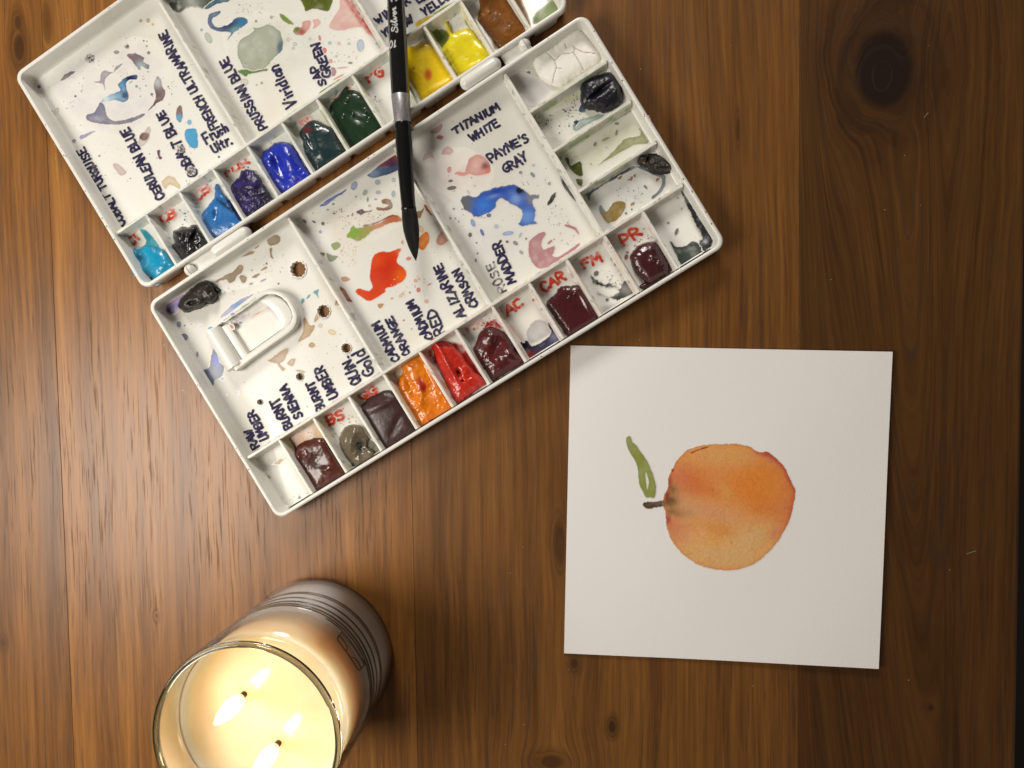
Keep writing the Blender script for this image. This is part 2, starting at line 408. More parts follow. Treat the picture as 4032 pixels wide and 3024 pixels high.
for c, r in hw:                                     # raised scalloped collars round the holes
    bm = bmesh.new(); N = 66; ls = []
    for k, z in ((1.0, ZF-0.0005), (1.0, ZF+0.0005), (1.07, ZF+0.0008), (1.16, ZF+0.0006), (1.22, ZF-0.0002)):
        ls.append([bm.verts.new((c[0]+r*(k+0.07*math.cos(11*a)*(1 if k < 1.1 else .8))*math.cos(a), c[1]+r*(k+0.07*math.cos(11*a)*(1 if k < 1.1 else .8))*math.sin(a), z)) for a in np.linspace(0, 2*math.pi, N+1)[:-1]])
    for a_, b_ in zip(ls[:-1], ls[1:]):
        for i in range(N): j = (i+1) % N; bm.faces.new((a_[i], a_[j], b_[j], b_[i]))
    frombm('hole_collar', bm, M_tray, TB)
def divider(fr, a, b, parent, ztop=ZD, tints=None, wt=0.0017, wb=0.0030):
    a = np.array(a); b = np.array(b); d = (b-a)/np.linalg.norm(b-a); n = np.array([-d[1], d[0]])
    pr = [(-wb*0.95, ZF-0.0004), (-wb*0.62, ZF+0.0006), (-wb*0.46, ZF+0.0022), (-wt*0.56, ztop-0.0007), (-wt*0.42, ztop-0.00015), (0, ztop),
          (wt*0.42, ztop-0.00015), (wt*0.56, ztop-0.0007), (wb*0.46, ZF+0.0022), (wb*0.62, ZF+0.0006), (wb*0.95, ZF-0.0004)]
    bm = bmesh.new(); L = np.linalg.norm(b-a); K = max(6, int(L/0.0016)); rows = []; info = []
    for i in range(K+1):
        q = a+d*(L*i/K); rows.append([bm.verts.new(fr.w(*(q+n*o), z)) for o, z in pr]); info += [(L*i/K, j) for j in range(len(pr))]
    for x_, y_ in zip(rows[:-1], rows[1:]):
        for i in range(len(pr)-1): bm.faces.new((x_[i], y_[i], y_[i+1], x_[i+1]))
    bm.faces.new(rows[0]); bm.faces.new(rows[-1][::-1])
    o = frombm('divider', bm, M_stain if tints else M_tray, parent); sharp(o, 50)
    if tints:
        info = np.array(info); t = info[:, 0]/0.004; jj = info[:, 1]; sd = abs(a[0]*917+a[1]*533) % 50
        c = np.ones((len(info), 3))*PLAST
        for k, (col, amt) in enumerate(tints):
            m_ = sstep(.50, .66, noise(t+k*13, jj*.55, sd+k*3, 3))*amt*np.where((jj > 2) & (jj < 8), .45, 1.0)
            c = mixc(c, col, m_)
        m_ = sstep(.74, .80, noise(t*2.1, jj*.9, sd+31, 2))*.7; c = mixc(c, tuple(q_*.35 for q_ in tints[0][0]), m_)
        ca = o.data.color_attributes.new('Col', 'FLOAT_COLOR', 'POINT'); ca.data.foreach_set('color', np.concatenate([c, np.ones((len(c), 1))], 1).astype(np.float32).ravel())
    return o
GRN = [((.34, .42, .16), .8), ((.5, .52, .36), .6)]; BLU = [((.40, .52, .60), .7), ((.45, .60, .55), .5)]; RDD = [((.66, .38, .34), .6), ((.66, .52, .48), .5)]; OCH = [((.55, .50, .28), .6), ((.62, .58, .42), .5)]; NEU = [((.60, .60, .50), .5)]
EDGE = 0.0032
# lower tray
bw = [(1097, 1733), (1246, 1651), (1384, 1561), (1519, 1472), (1662, 1384), (1797, 1303), (1944, 1212), (2084, 1120), (2233, 1025), (2377, 919), (2528, 829)]
Bu = [FB.uv(*p, ZD)[0] for p in bw]; pitch = (Bu[-1]-Bu[0])/10; Bu = [Bu[0]*0.5+0.5*(Bu[5]-5*pitch)+i*pitch for i in range(11)]
BvL = seg(FB, ZD, [(966, 1805), (1519, 1472), (2233, 1025), (2673, 720)], 1)
divider(FB, (B_u0+EDGE, BvL), (B_u1-EDGE, BvL), TB, ZD, NEU+[((.66, .45, .36), .35)])
for i, u in enumerate(Bu): divider(FB, (u, B_v0+EDGE), (u, BvL-0.0006), TB, ZD-0.0004, OCH if i < 4 else [((.70, .34, .10), .8)] if i == 4 else RDD if i < 10 else [((.6, .42, .44), .5)])
for u in (Bu[3], Bu[6], Bu[9]): divider(FB, (u, BvL+0.0006), (u, B_v1-EDGE), TB, ZD-0.0004, NEU)
col_div = [((2094, 418), (2330, 295)), ((2189, 589), (2479, 399)), ((2293, 748), (2578, 558))]
BvC = [seg(FB, ZD, list(s_), 1) for s_ in col_div]
for v in BvC: divider(FB, (Bu[9]+0.0006, v), (B_u1-EDGE, v), TB, ZD-0.0006, GRN)
# upper tray
aw = [(574, 849), (705, 763), (834, 668), (967, 560), (1110, 475), (1243, 384), (1383, 289), (1523, 190), (1672, 86), (1816, 9)]
Au = [FA.uv(*p, ZD)[0] for p in aw]; print('A pitch', np.diff(Au), 'B pitch', pitch)
pa = (Au[-1]-Au[0])/9; Au = [Au[0]+i*pa for i in range(12)]; Au = [u for u in Au if u < A_u1-0.012]
AvL = seg(FA, ZD, [(450, 925), (838, 663), (1243, 384), (1523, 190)], 1)
divider(FA, (A_u0+EDGE, AvL), (A_u1-EDGE, AvL), TAo, ZD, [((.42, .56, .58), .5), ((.45, .52, .30), .4)])
for i, u in enumerate(Au): divider(FA, (u, A_v0+EDGE), (u, AvL-0.0006), TAo, ZD-0.0004, BLU if i < 5 else GRN if i < 8 else [((.66, .56, .10), .7)])
for u in (Au[3], Au[7]): divider(FA, (u, AvL+0.0006), (u, A_v1-EDGE), TAo, ZD-0.0004, NEU)
# cups under the wells
for fr, us, u0, u1, v0, par in ((FA, Au, A_u0, A_u1, A_v0, TAo), (FB, Bu, B_u0, B_u1, B_v0, TB)):
    ed = [u0+0.0062]+us+[u1-0.0062]
    for a_, b_ in zip(ed[:-1], ed[1:]):
        bm = bmesh.new(); ls = []
        for d, z in ((0.0016, 0.0002), (0.0008, 0.0008), (0.0002, 0.0093)):
            ls.append([bm.verts.new(fr.w(p, q, z)) for p, q in rrect(a_+0.0008+d, b_-0.0008-d, v0+0.0004+d, v0+0.0033, 0.0012, 5)])
        n = len(ls[0])
        for x_, y_ in zip(ls[:-1], ls[1:]):
            for i in range(n): j = (i+1) % n; bm.faces.new((x_[i], x_[j], y_[j], y_[i]))
        bm.faces.new(ls[0][::-1])
        frombm('well_cup', bm, M_tray, par)
# hinges
def capsule(fr, ua, ub, v, z, r, parent, name, label=None, cut=False):
    bm = bmesh.new(); N = 24; prof = []
    for i in range(7): a = math.pi/2*i/6; prof.append((ua+r-r*math.cos(a), r*math.sin(a)))
    for i in range(7): a = math.pi/2*i/6; prof.append((ub-r+r*math.sin(a), r*math.cos(a)))
    ls = [[bm.verts.new(fr.w(u, v+rr*math.cos(t), z+rr*math.sin(t))) for t in np.linspace(0, 2*math.pi, N+1)[:-1]] for u, rr in prof[1:-1]]
    for a_, b_ in zip(ls[:-1], ls[1:]):
        for i in range(N): j = (i+1) % N; bm.faces.new((a_[i], a_[j], b_[j], b_[i]))
    bm.faces.new(ls[0]); bm.faces.new(ls[-1][::-1])
    return frombm(name, bm, M_tray, parent)
def slab(fr, u0, u1, v0, v1, z0, z1, parent, name, r=0.0008):
    bm = bmesh.new(); ls = []
    for d, z in ((0, z0), (0, z1-r), (r*0.3, z1-r*0.3), (r, z1)):
        ls.append([bm.verts.new(fr.w(p, q, z)) for p, q in rrect(u0+d, u1-d, v0+d, v1-d, 0.0012, 4)])
    n = len(ls[0])
    for x_, y_ in zip(ls[:-1], ls[1:]):
        for i in range(n): j = (i+1) % n; bm.faces.new((x_[i], x_[j], y_[j], y_[i]))
    bm.faces.new(ls[0][::-1]); bm.faces.new(ls[-1])
    return frombm(name, bm, M_tray, parent)
HZ = 0.0110
for cap, trough in ((((836, 1003), (986, 905)), ((728, 1068), (850, 990))), (((1812, 338), (1972, 243)), ((1968, 243), (2088, 172)))):
    ua, va = FB.uv(*cap[0], HZ); ub, vb = FB.uv(*cap[1], HZ); vm = (va+vb)/2
    ta, _ = FB.uv(*trough[0], HZ); tb, _ = FB.uv(*trough[1], HZ)
    capsule(FB, min(ua, ub), max(ua, ub), vm, HZ-0.0003, 0.0040, pal, 'hinge_pin')
    slab(FB, ta+0.002, tb-0.0002, vm-0.0040, vm+0.0062, 0.006, HZ-0.0018, pal, 'hinge_clip')
    slab(FB, ta+0.002, tb-0.0002, vm-0.0052, vm-0.0036, 0.0055, HZ+0.0016, pal, 'hinge_lip')
    if ta < ua: capsule(FB, ta-0.0005, ta+0.0062, vm, HZ-0.0007, 0.0036, pal, 'hinge_pin')
    else: capsule(FB, tb-0.0062, tb+0.0005, vm, HZ-0.0007, 0.0036, pal, 'hinge_pin')
# thumb rest
def plate(pts, z0, z1, parent, name, hole=None, bev=0.0007, zpx=None, label=None):
    bm = bmesh.new(); zpx = zpx or z1
    def ring(q, z, off=0.0):
        w_ = P(q[:, 0], q[:, 1], zpx)[:, :2]
        if off:
            t = np.roll(w_, -1, 0)-np.roll(w_, 1, 0); t /= np.linalg.norm(t, axis=1)[:, None]+1e-12
            nn = np.stack([-t[:, 1], t[:, 0]], -1)
            area_ = np.sum(w_[:, 0]*np.roll(w_[:, 1], -1)-np.roll(w_[:, 0], -1)*w_[:, 1])
            w_ = w_+nn*off*(1 if area_ > 0 else -1)
        return [bm.verts.new((a, c, z)) for a, c in w_]
    def wall(l):
        n = len(l[0])
        for x_, y_ in zip(l[:-1], l[1:]):
            for i in range(n): j = (i+1) % n; bm.faces.new((x_[i], x_[j], y_[j], y_[i]))
    o_ = [ring(pts, z0), ring(pts, z1-bev), ring(pts, z1-bev*0.3, bev*0.3), ring(pts, z1, bev)]; wall(o_)
    ed = [bm.edges.get((o_[-1][i], o_[-1][(i+1) % len(o_[-1])])) for i in range(len(o_[-1]))]
    if hole is not None:
        h_ = [ring(hole, z0), ring(hole, z1-bev), ring(hole, z1-bev*0.3, -bev*0.3), ring(hole, z1, -bev)]; wall(h_)
        ed += [bm.edges.get((h_[-1][i], h_[-1][(i+1) % len(h_[-1])])) for i in range(len(h_[-1]))]
    bmesh.ops.triangle_fill(bm, use_beauty=True, edges=ed)
    o = frombm(name, bm, M_tray, parent); sharp(o, 40)
    if label: o['label'] = label
    return o
def resample(pts, n):
    p = np.asarray(pts, float); q = np.vstack([p, p[:1]]); s_ = np.r_[0, np.cumsum(np.linalg.norm(np.diff(q, axis=0), axis=1))]
    t = np.linspace(0, s_[-1], n+1)[:-1]; return np.stack([np.interp(t, s_, q[:, 0]), np.interp(t, s_, q[:, 1])], -1)
Dout = cp(11, [(770, 1090), (1120, 850), (1480, 575), (1600, 532), (1740, 525), (1880, 570), (1985, 660), (2060, 780), (2098, 900), (2090, 1000), (2040, 1090), (1960, 1160), (1800, 1270), (1420, 1540), (1290, 1640), (1210, 1710), (1150, 1640)])
Dout = resample(Dout, 110)
Din = resample(cp(11, [(940, 1045), (1560, 640), (1640, 590), (1760, 580), (1860, 620), (1950, 700), (2010, 820), (2035, 920), (1990, 1010), (1900, 1090), (1380, 1450), (1270, 1545)]), 90)
ZT = 0.0092
thumb = plate(Dout, ZF-0.0006, ZT, TB, 'thumb_rest', Din, 0.0006, label='folded D-shaped thumb rest')
rec = resample(cp(11, [(990, 1010), (1560, 650), (1640, 600), (1760, 590), (1860, 630), (1945, 705), (2005, 820), (2030, 920), (1985, 1005), (1880, 1085), (1380, 1440), (1310, 1500)]), 90)
pw = cp(11, [(1100, 1030), (1570, 690), (1700, 780), (1800, 900), (1850, 1010), (1850, 1120), (1390, 1475)])
# sunk floor in the ring and the raised crescent of the finger grip
def low_plate(pts, z, name):
    w_ = P(pts[:, 0], pts[:, 1], z); bm = bmesh.new(); vs = [bm.verts.new(tuple(p)) for p in w_]; vb = [bm.verts.new((p[0], p[1], ZF-.0003)) for p in w_]
    n = len(vs); bm.faces.new(vs)
    for i in range(n): j = (i+1) % n; bm.faces.new((vs[i], vs[j], vb[j], vb[i]))
    return sharp(frombm(name, bm, M_tray, TB), 40)
low_plate(rec, ZF+0.0022, 'thumb_rest_panel')
cres = np.concatenate([smooth(cp(11, [(1560, 665), (1700, 605), (1850, 640), (1950, 730), (2010, 850), (2020, 940), (1960, 1040), (1860, 1120)]), 6, False),
                       smooth(cp(11, [(1850, 1110), (1840, 1000), (1790, 890), (1700, 780), (1580, 690)]), 6, False)])
plate(resample(cres, 80), ZF, ZF+0.0046, TB, 'finger_grip', None, 0.0008)
bar = cp(11, [(1000, 1060), (1090, 1000), (1390, 1470), (1300, 1530)])
plate(resample(bar, 40), ZF, ZF+0.0052, TB, 'cross_bar', None, 0.0005)
b0 = P(*cp(11, (880, 1110)), 0.0078); b1 = P(*cp(11, (1205, 1640)), 0.0078)
bm = bmesh.new(); N = 24; dd = (b1-b0)/np.linalg.norm(b1-b0); nn = np.array([-dd[1], dd[0], 0])
r_ = 0.0056; rr0 = []; rr1 = []
for t in np.linspace(0, 2*math.pi, N+1)[:-1]:
    off = nn*r_*math.cos(t)+np.array([0, 0, r_*0.9*math.sin(t)]); rr0.append(bm.verts.new(tuple(b0+off-np.array([0, 0, .0012])))); rr1.append(bm.verts.new(tuple(b1+off-np.array([0, 0, .0012]))))
for i in range(N): j = (i+1) % N; bm.faces.new((rr0[i], rr0[j], rr1[j], rr1[i]))
bm.faces.new(rr0); bm.faces.new(rr1[::-1])
sharp(frombm('thumb_rest_barrel', bm, M_tray, TB), 40)

# ------------------------------------------------------------------ dried washes
def stain(tr, k, pts, col, alpha=0.85, edge=None, extra=None, label=None, z=ZF, base=PLAST, **kw):
    p = cp(k, pts); lo, hi = bbox([p], 14); step = 2.5 if max(hi-lo) < 260 else 3.2
    c = Canvas(lo, hi, step, base); kw.setdefault('seed', int(p[0, 0]*3+p[0, 1]) % 97)
    c.poly(p, tuple(q_*.88 for q_ in col), min(1, alpha*1.15), edge, **kw)
    if extra: extra(c)
    return c.build('paint_stain', M_stain, tr, at_z(z), label)
def drops(tr, k, lst, name='paint_drop'):
    for x, y, r, col, *rest in lst:
        p = cp(k, (x, y)); s_ = CROP[k][2]; ry = (rest[0] if rest else r)/s_; ang = rest[1] if len(rest) > 1 else 0
        r = r/s_; R_ = max(r, ry)+4; c = Canvas(p-R_, p+R_, 1.8)
        c.dot(p, r, col, 0.8, tuple(q*0.45 for q in col), ry, ang); c.build(name, M_stain, tr, at_z(ZF))
def splatter(tr, k, box, n, cols, rmin=1.2, rmax=4.5, seed=1, alpha=0.75, clump=None):
    rg = np.random.default_rng(seed); a = cp(k, box[0]); b = cp(k, box[1]); V = []; Fc = []; Cc = []
    LAYER[0] += 1; z = ZF+0.00002+LAYER[0]*0.0000004
    for i in range(n):
        if clump: q = cp(k, clump[i % len(clump)][:2])+rg.normal(0, clump[i % len(clump)][2]/2.2, 2)
        else: q = a+(b-a)*rg.random(2)
        r = rmin+(rmax-rmin)*rg.random()**2.5; ry = r*rg.uniform(.5, 1.2); an = rg.uniform(0, 3.1); col = np.array(cols[rg.integers(len(cols))])
        col = np.array(PLAST)*(1-alpha)+col*alpha if rg.random() < .6 else col
        t = np.linspace(0, 2*math.pi, 9)[:-1]; rr = 1+0.22*rg.normal(size=8)
        xx = q[0]+rr*(r*np.cos(t)*math.cos(an)-ry*np.sin(t)*math.sin(an)); yy = q[1]+rr*(r*np.cos(t)*math.sin(an)+ry*np.sin(t)*math.cos(an))
        n0 = len(V); V += [tuple(p) for p in P(xx, yy, z+i*2e-8)]; Fc.append(tuple(range(n0+7, n0-1, -1))); Cc += [tuple(col)+(1,)]*8
    me = mesh('paint_splatter', V, Fc); ca = me.color_attributes.new('Col', 'FLOAT_COLOR', 'POINT'); ca.data.foreach_set('color', np.array(Cc, np.float32).ravel())
    o = link('paint_splatter', me, M_stain, tr); o['kind'] = 'stuff'
def film(tr, k, pts, col, a=.3):
    p = cp(k, pts); lo, hi = bbox([p], 60); c = Canvas(lo, hi, 5.0); c.poly(p, col, a, None, soft=34, jit=22, js=60, mottle=1.1, ms=40, seed=int(p[0, 0]) % 71, sm=5)
    c.build('paint_film', M_stain, tr, at_z(ZF), thr=.006)
film(TB, 6, [(1120, 60), (1400, 40), (1560, 160), (1500, 300), (1300, 330), (1120, 220)], (.66, .50, .48)); film(TB, 6, [(1300, 480), (1500, 640), (1850, 700), (1700, 900), (1400, 850)], (.55, .57, .62), .25); film(TB, 6, [(180, 520), (600, 480), (800, 560), (600, 700), (300, 780)], (.62, .56, .44), .3)
film(TAo, 1, [(500, 700), (900, 420), (1350, 450), (1400, 900), (1000, 1150), (600, 1000)], (.56, .54, .58), .28); film(TAo, 2, [(250, 250), (700, 150), (1000, 300), (900, 520), (400, 600)], (.52, .58, .48), .25); film(TB, 4, [(700, 620), (1250, 330), (1400, 480), (1000, 800), (800, 860)], (.58, .61, .40), .45); film(TB, 4, [(480, 250), (950, 60), (1000, 350), (700, 520)], (.60, .64, .50), .35); film(TB, 4, [(920, 1020), (1400, 780), (1600, 880), (1500, 1060), (1080, 1260)], (.52, .56, .55), .35)
SLATE = (.17, .18, .27); MAUV = (.17, .12, .15); LIL = (.36, .34, .52); NAVY = (.015, .02, .09); BRN = (.20, .11, .06); TAN = (.45, .33, .18)
PINK = (.72, .33, .31); OLIV = (.10, .12, .012); INK = (.024, .017, .062)
A_ = TAo; B_ = TB
stain(A_, 1, [(1105, 480), (1180, 465), (1250, 500), (1250, 540), (1300, 570), (1290, 600), (1230, 575), (1220, 610), (1185, 580), (1150, 530)], (.22, .17, .19), .85, MAUV, lambda c: c.spot(cp(1, (1230, 575)), 22, (.33, .42, .46), .8))
stain(A_, 1, [(1370, 670), (1400, 690), (1410, 750), (1440, 790), (1425, 860), (1370, 900), (1290, 970), (1340, 900), (1355, 830), (1340, 740)], (.20, .14, .15), .85, (.12, .07, .07), lambda c: c.spot(cp(1, (1370, 710)), 22, (.5, .52, .55), .8))
stain(A_, 1, [(880, 890), (915, 930), (930, 1010), (1000, 1055), (1100, 1040), (1250, 990), (1240, 1020), (1100, 1075), (960, 1085), (860, 1075), (770, 1050), (750, 1010), (820, 980), (850, 930)], (.25, .26, .36), .8, (.16, .13, .17))
stain(A_, 1, [(880, 640), (920, 615), (980, 630), (1010, 580), (1070, 550), (1050, 580), (1000, 620), (930, 670), (910, 720), (920, 790), (890, 730), (810, 710), (870, 700)], (.38, .36, .43), .75, (.3, .24, .29))
stain(A_, 1, [(890, 870), (960, 825), (1050, 790), (1030, 740), (1070, 690), (1130, 660), (1190, 655), (1185, 690), (1130, 690), (1100, 720), (1110, 800), (1115, 860), (1080, 890), (1000, 870), (900, 890)], (.16, .40, .66), .8, (.02, .10, .26),
      lambda c: (c.spot(cp(1, (1140, 680)), 28, NAVY, .9), c.spot(cp(1, (1090, 830)), 16, (.06, .10, .17), 1), c.spot(cp(1, (930, 860)), 28, (.55, .66, .72), .8)), 'bright blue curl of dried paint')
stain(A_, 1, [(1640, 1120), (1700, 1120), (1720, 1170), (1722, 1280), (1660, 1280), (1610, 1200), (1615, 1140)], (.10, .40, .68), .95, (.05, .28, .55))
stain(A_, 1, [(1565, 915), (1590, 970), (1580, 1060), (1545, 1050), (1535, 980)], (.30, .20, .18), .8, (.16, .09, .08), lambda c: c.spot(cp(1, (1565, 1025)), 14, (.12, .38, .58), 1))
stain(A_, 1, [(1290, 1100), (1312, 1130), (1290, 1220), (1250, 1270), (1210, 1265), (1210, 1190), (1250, 1160)], (.55, .5, .47), .6, (.5, .43, .4), lambda c: c.poly(cp(1, [(1240, 1155), (1295, 1165), (1285, 1210), (1250, 1225), (1215, 1200)]), (.13, .06, .05), .9))
stain(A_, 1, [(700, 1185), (830, 1135), (760, 1185), (710, 1210)], LIL, .7, (.25, .22, .42))
stain(A_, 1, [(530, 690), (580, 640), (650, 615), (630, 650), (540, 700)], (.25, .22, .25), .8, (.17, .13, .16))
stain(A_, 1, [(990, 1430), (1030, 1430), (1100, 1500), (1050, 1525), (1000, 1470)], (.55, .42, .45), .6, (.48, .35, .38))
stain(A_, 1, [(1370, 1310), (1395, 1305), (1397, 1350), (1415, 1370), (1390, 1388), (1375, 1350)], (.16, .06, .13), .9)
stain(A_, 1, [(1410, 1590), (1450, 1540), (1500, 1540), (1560, 1600), (1560, 1640), (1480, 1610), (1440, 1650)], (.62, .48, .26), .5, (.5, .36, .16))
drops(A_, 1, [(645, 1228, 17, (.16, .14, .3)), (1225, 180, 13, (.55, .33, .07)), (1290, 178, 15, (.55, .33, .07), 19), (1330, 212, 10, (.55, .35, .1)), (1650, 1065, 18, (.1, .4, .66), 22), (1295, 460, 14, (.07, .05, .14)), (1322, 822, 12, (.02, .09, .24)),
              (1190, 752, 13, (.15, .33, .5)), (1015, 455, 24, (.2, .19, .36), 16), (657, 838, 10, (.03, .03, .06)), (1060, 985, 1, INK), (1278, 402, 7, INK), (1252, 355, 7, INK), (1218, 770, 9, (.3, .42, .5)), (1222, 838, 7, (.2, .35, .5)), (1270, 745, 9, (.4, .48, .48)), (1250, 690, 12, (.45, .5, .5), 6), (1140, 715, 20, (.42, .52, .55), 8, -.6),
              (1290, 625, 13, (.45, .5, .47), 8), (865, 1358, 8, (.03, .06, .15)), (1907, 1366, 10, INK), (1755, 260, 13, (.25, .42, .5)), (490, 970, 20, (.6, .55, .52), 34, .5), (340, 755, 14, (.14, .06, .06)), (445, 975, 14, (.1, .09, .07))])
for q, r in (((785, 512), 44), ((1105, 405), 22), ((1665, 1490), 46), ((1570, 1300), 40)):     # flaky metallic crusts
    p = cp(1, q); r /= 2.212; c = Canvas(p-r*1.3, p+r*1.3, 2.0); t = noise(c.X/5, c.Y/5, 4, 4); k = np.hypot(c.X-p[0], c.Y-p[1])/r
    a = sstep(1.15, .6, k+(t-.5)*1.0); c.lay((.10, .085, .085), a); c.lay((.62, .60, .60), a*sstep(.5, .62, noise(c.X/4, c.Y/4, 8, 3)))
    c.build('paint_crust', M_dry, A_, lambda x, y, u, a=a, t=t: P(x, y, ZF-.0001+.0011*(a*t).ravel()[u]))
splatter(A_, 1, [(560, 330), (1700, 1100)], 90, [SLATE, MAUV, (.05, .06, .12), (.3, .33, .36)], 1, 3.6, 11, .5, [(1150, 430, 90), (700, 750, 45), (1250, 750, 80), (620, 930, 30), (900, 540, 50), (1500, 760, 30)])
splatter(A_, 1, [(700, 1250), (1700, 1600)], 40, [MAUV, SLATE, (.3, .25, .2)], 1, 3.2, 12, .5)
for tr, k, bx, cs, sd in ((A_, 1, [(420, 420), (1700, 1500)], [(.12, .12, .16), (.3, .28, .3)], 61), (A_, 2, [(150, 100), (1500, 600)], [(.15, .2, .2), (.3, .34, .3), (.5, .3, .3)], 62), (B_, 6, [(60, 200), (1500, 1300)], [(.3, .2, .15), (.15, .15, .15), (.6, .35, .25)], 63), (B_, 6, [(1250, 100), (2250, 1000)], [(.1, .1, .12), (.35, .35, .4)], 64), (B_, 7, [(250, 100), (1700, 1000)], [(.3, .28, .2), (.2, .2, .28)], 65)):
    splatter(tr, k, bx, 170, cs, .7, 2.4, sd, .5)
stain(A_, 1, [(1420, -40), (1950, -60), (1850, 30), (1780, 70), (1700, 55), (1640, 60), (1560, 110), (1500, 90), (1450, 60)], (.06, .075, .06), .85, None, lambda c: c.spot(cp(1, (1680, 30)), 40, (.35, .38, .33), .7), mottle=.9, soft=5)
stain(A_, 1, [(1790, 60), (1900, -20), (2010, -30), (1990, 10), (1900, 30), (1850, 60), (1800, 80)], (.06, .17, .26), .85, (.02, .06, .1))
stain(A_, 2, [(40, 190), (60, 120), (150, 95), (120, 140), (90, 150), (75, 190), (120, 240), (230, 210), (280, 160), (350, 150), (390, 190), (330, 240), (260, 290), (210, 350), (240, 280), (130, 270), (60, 240)], (.16, .22, .36), .8, (.05, .08, .15),
      lambda c: (c.spot(cp(2, (250, 215)), 40, (.03, .04, .12), 1, 20, -.4), c.spot(cp(2, (340, 190)), 25, (.04, .18, .33), .9), c.spot(cp(2, (280, 270)), 20, (.15, .33, .36), .8)), 'dark blue crescent of dried paint')
stain(A_, 2, [(300, 420), (330, 345), (440, 275), (430, 240), (470, 245), (570, 215), (640, 250), (680, 300), (690, 420), (600, 520), (530, 600), (440, 625), (360, 600), (310, 500)], (.44, .47, .38), .85, (.22, .27, .18), lambda c: (c.spot(cp(2, (670, 410)), 14, (.12, .17, .2), 1, 40), c.spot(cp(2, (480, 530)), 45, (.36, .40, .31), .6, 18)), 'pale grey-green puddle of dried paint', ew=4)
stain(A_, 2, [(300, 620), (370, 605), (430, 622), (545, 600), (540, 618), (410, 640), (390, 640), (370, 665), (330, 640)], (.13, .27, .06), .8, (.05, .14, .02), soft=3)
stain(A_, 2, [(830, -60), (1115, -60), (1105, 70), (1070, 95), (960, 75), (900, 100), (880, 85), (880, 65), (860, 20)], OLIV, .97, (.14, .17, .03), None, 'dark olive puddle of dried paint', ew=10)
stain(A_, 2, [(1180, -60), (1230, -60), (1330, 110), (1480, 260), (1550, 395), (1490, 310), (1410, 245), (1300, 240), (1210, 265), (1100, 240), (1130, 160), (1190, 60)], (.74, .46, .42), .75, (.70, .42, .38),
      lambda c: c.stroke([smooth(cp(2, [(1250, -20), (1340, 110), (1430, 240), (1500, 300), (1545, 380)]), 6, False)], 26, (.58, .08, .07), .7, 9, mottle=.9), 'pink wash running along the divider')
stain(A_, 2, [(665, 120), (700, 130), (760, 180), (785, 215), (740, 205), (690, 170)], (.26, .38, .07), .85, (.12, .2, .03))
stain(A_, 2, [(870, 190), (930, 178), (938, 215), (890, 290), (830, 305), (785, 280), (800, 240), (860, 240)], (.70, .42, .36), .8, (.6, .28, .25), lambda c: (c.spot(cp(2, (820, 260)), 16, (.12, .2, .05), 1), c.spot(cp(2, (860, 275)), 12, (.4, .1, .1), 1)))
stain(A_, 2, [(955, 175), (1000, 165), (1018, 200), (985, 240), (955, 245), (965, 210)], (.75, .5, .45), .8, (.7, .38, .34))
drops(A_, 2, [(1370, 395, 32, (.40, .50, .66), 52, 0), (1103, 375, 15, (.4, .52, .62)), (1182, 378, 14, (.74, .5, .44)), (1515, 378, 14, (.35, .5, .6)), (1380, 435, 1, INK), (595, 150, 14, (.35, .42, .2)), (460, 185, 11, (.2, .26, .14)), (510, 722, 11, (.3, .4, .15)), (465, 740, 7, (.4, .4, .35)), (740, 345, 18, (.55, .58, .5)),
              (800, 385, 18, (.52, .56, .48)), (785, 420, 14, (.52, .56, .48)), (930, 340, 14, (.55, .57, .5)), (1160, 490, 11, (.55, .58, .52)), (1270, 380, 12, (.55, .58, .55)), (45, 330, 50, (.42, .46, .42), 26, 1.1), (320, 250, 1, INK), (1282, 548, 18, (.02, .07, .12), 7), (1015, 330, 11, (.72, .17, .13), 24, -.2), (1055, 440, 20, (.72, .1, .07), 24), (1110, 530, 16, (.74, .3, .26)),
              (1130, 625, 28, (.36, .16, .2), 38), (1180, 670, 50, (.75, .3, .27), 8, -.5), (1210, 590, 45, (.76, .42, .38), 6, -.1), (360, 715, 34, (.62, .57, .47), 30)])
splatter(A_, 2, [(280, 20), (520, 120)], 40, [(.2, .33, .42), (.05, .08, .15)], 1, 3, 13, .6)
splatter(A_, 2, [(1050, 450), (1320, 560)], 25, [(.55, .58, .52), (.4, .1, .08)], 1, 3, 14, .6)
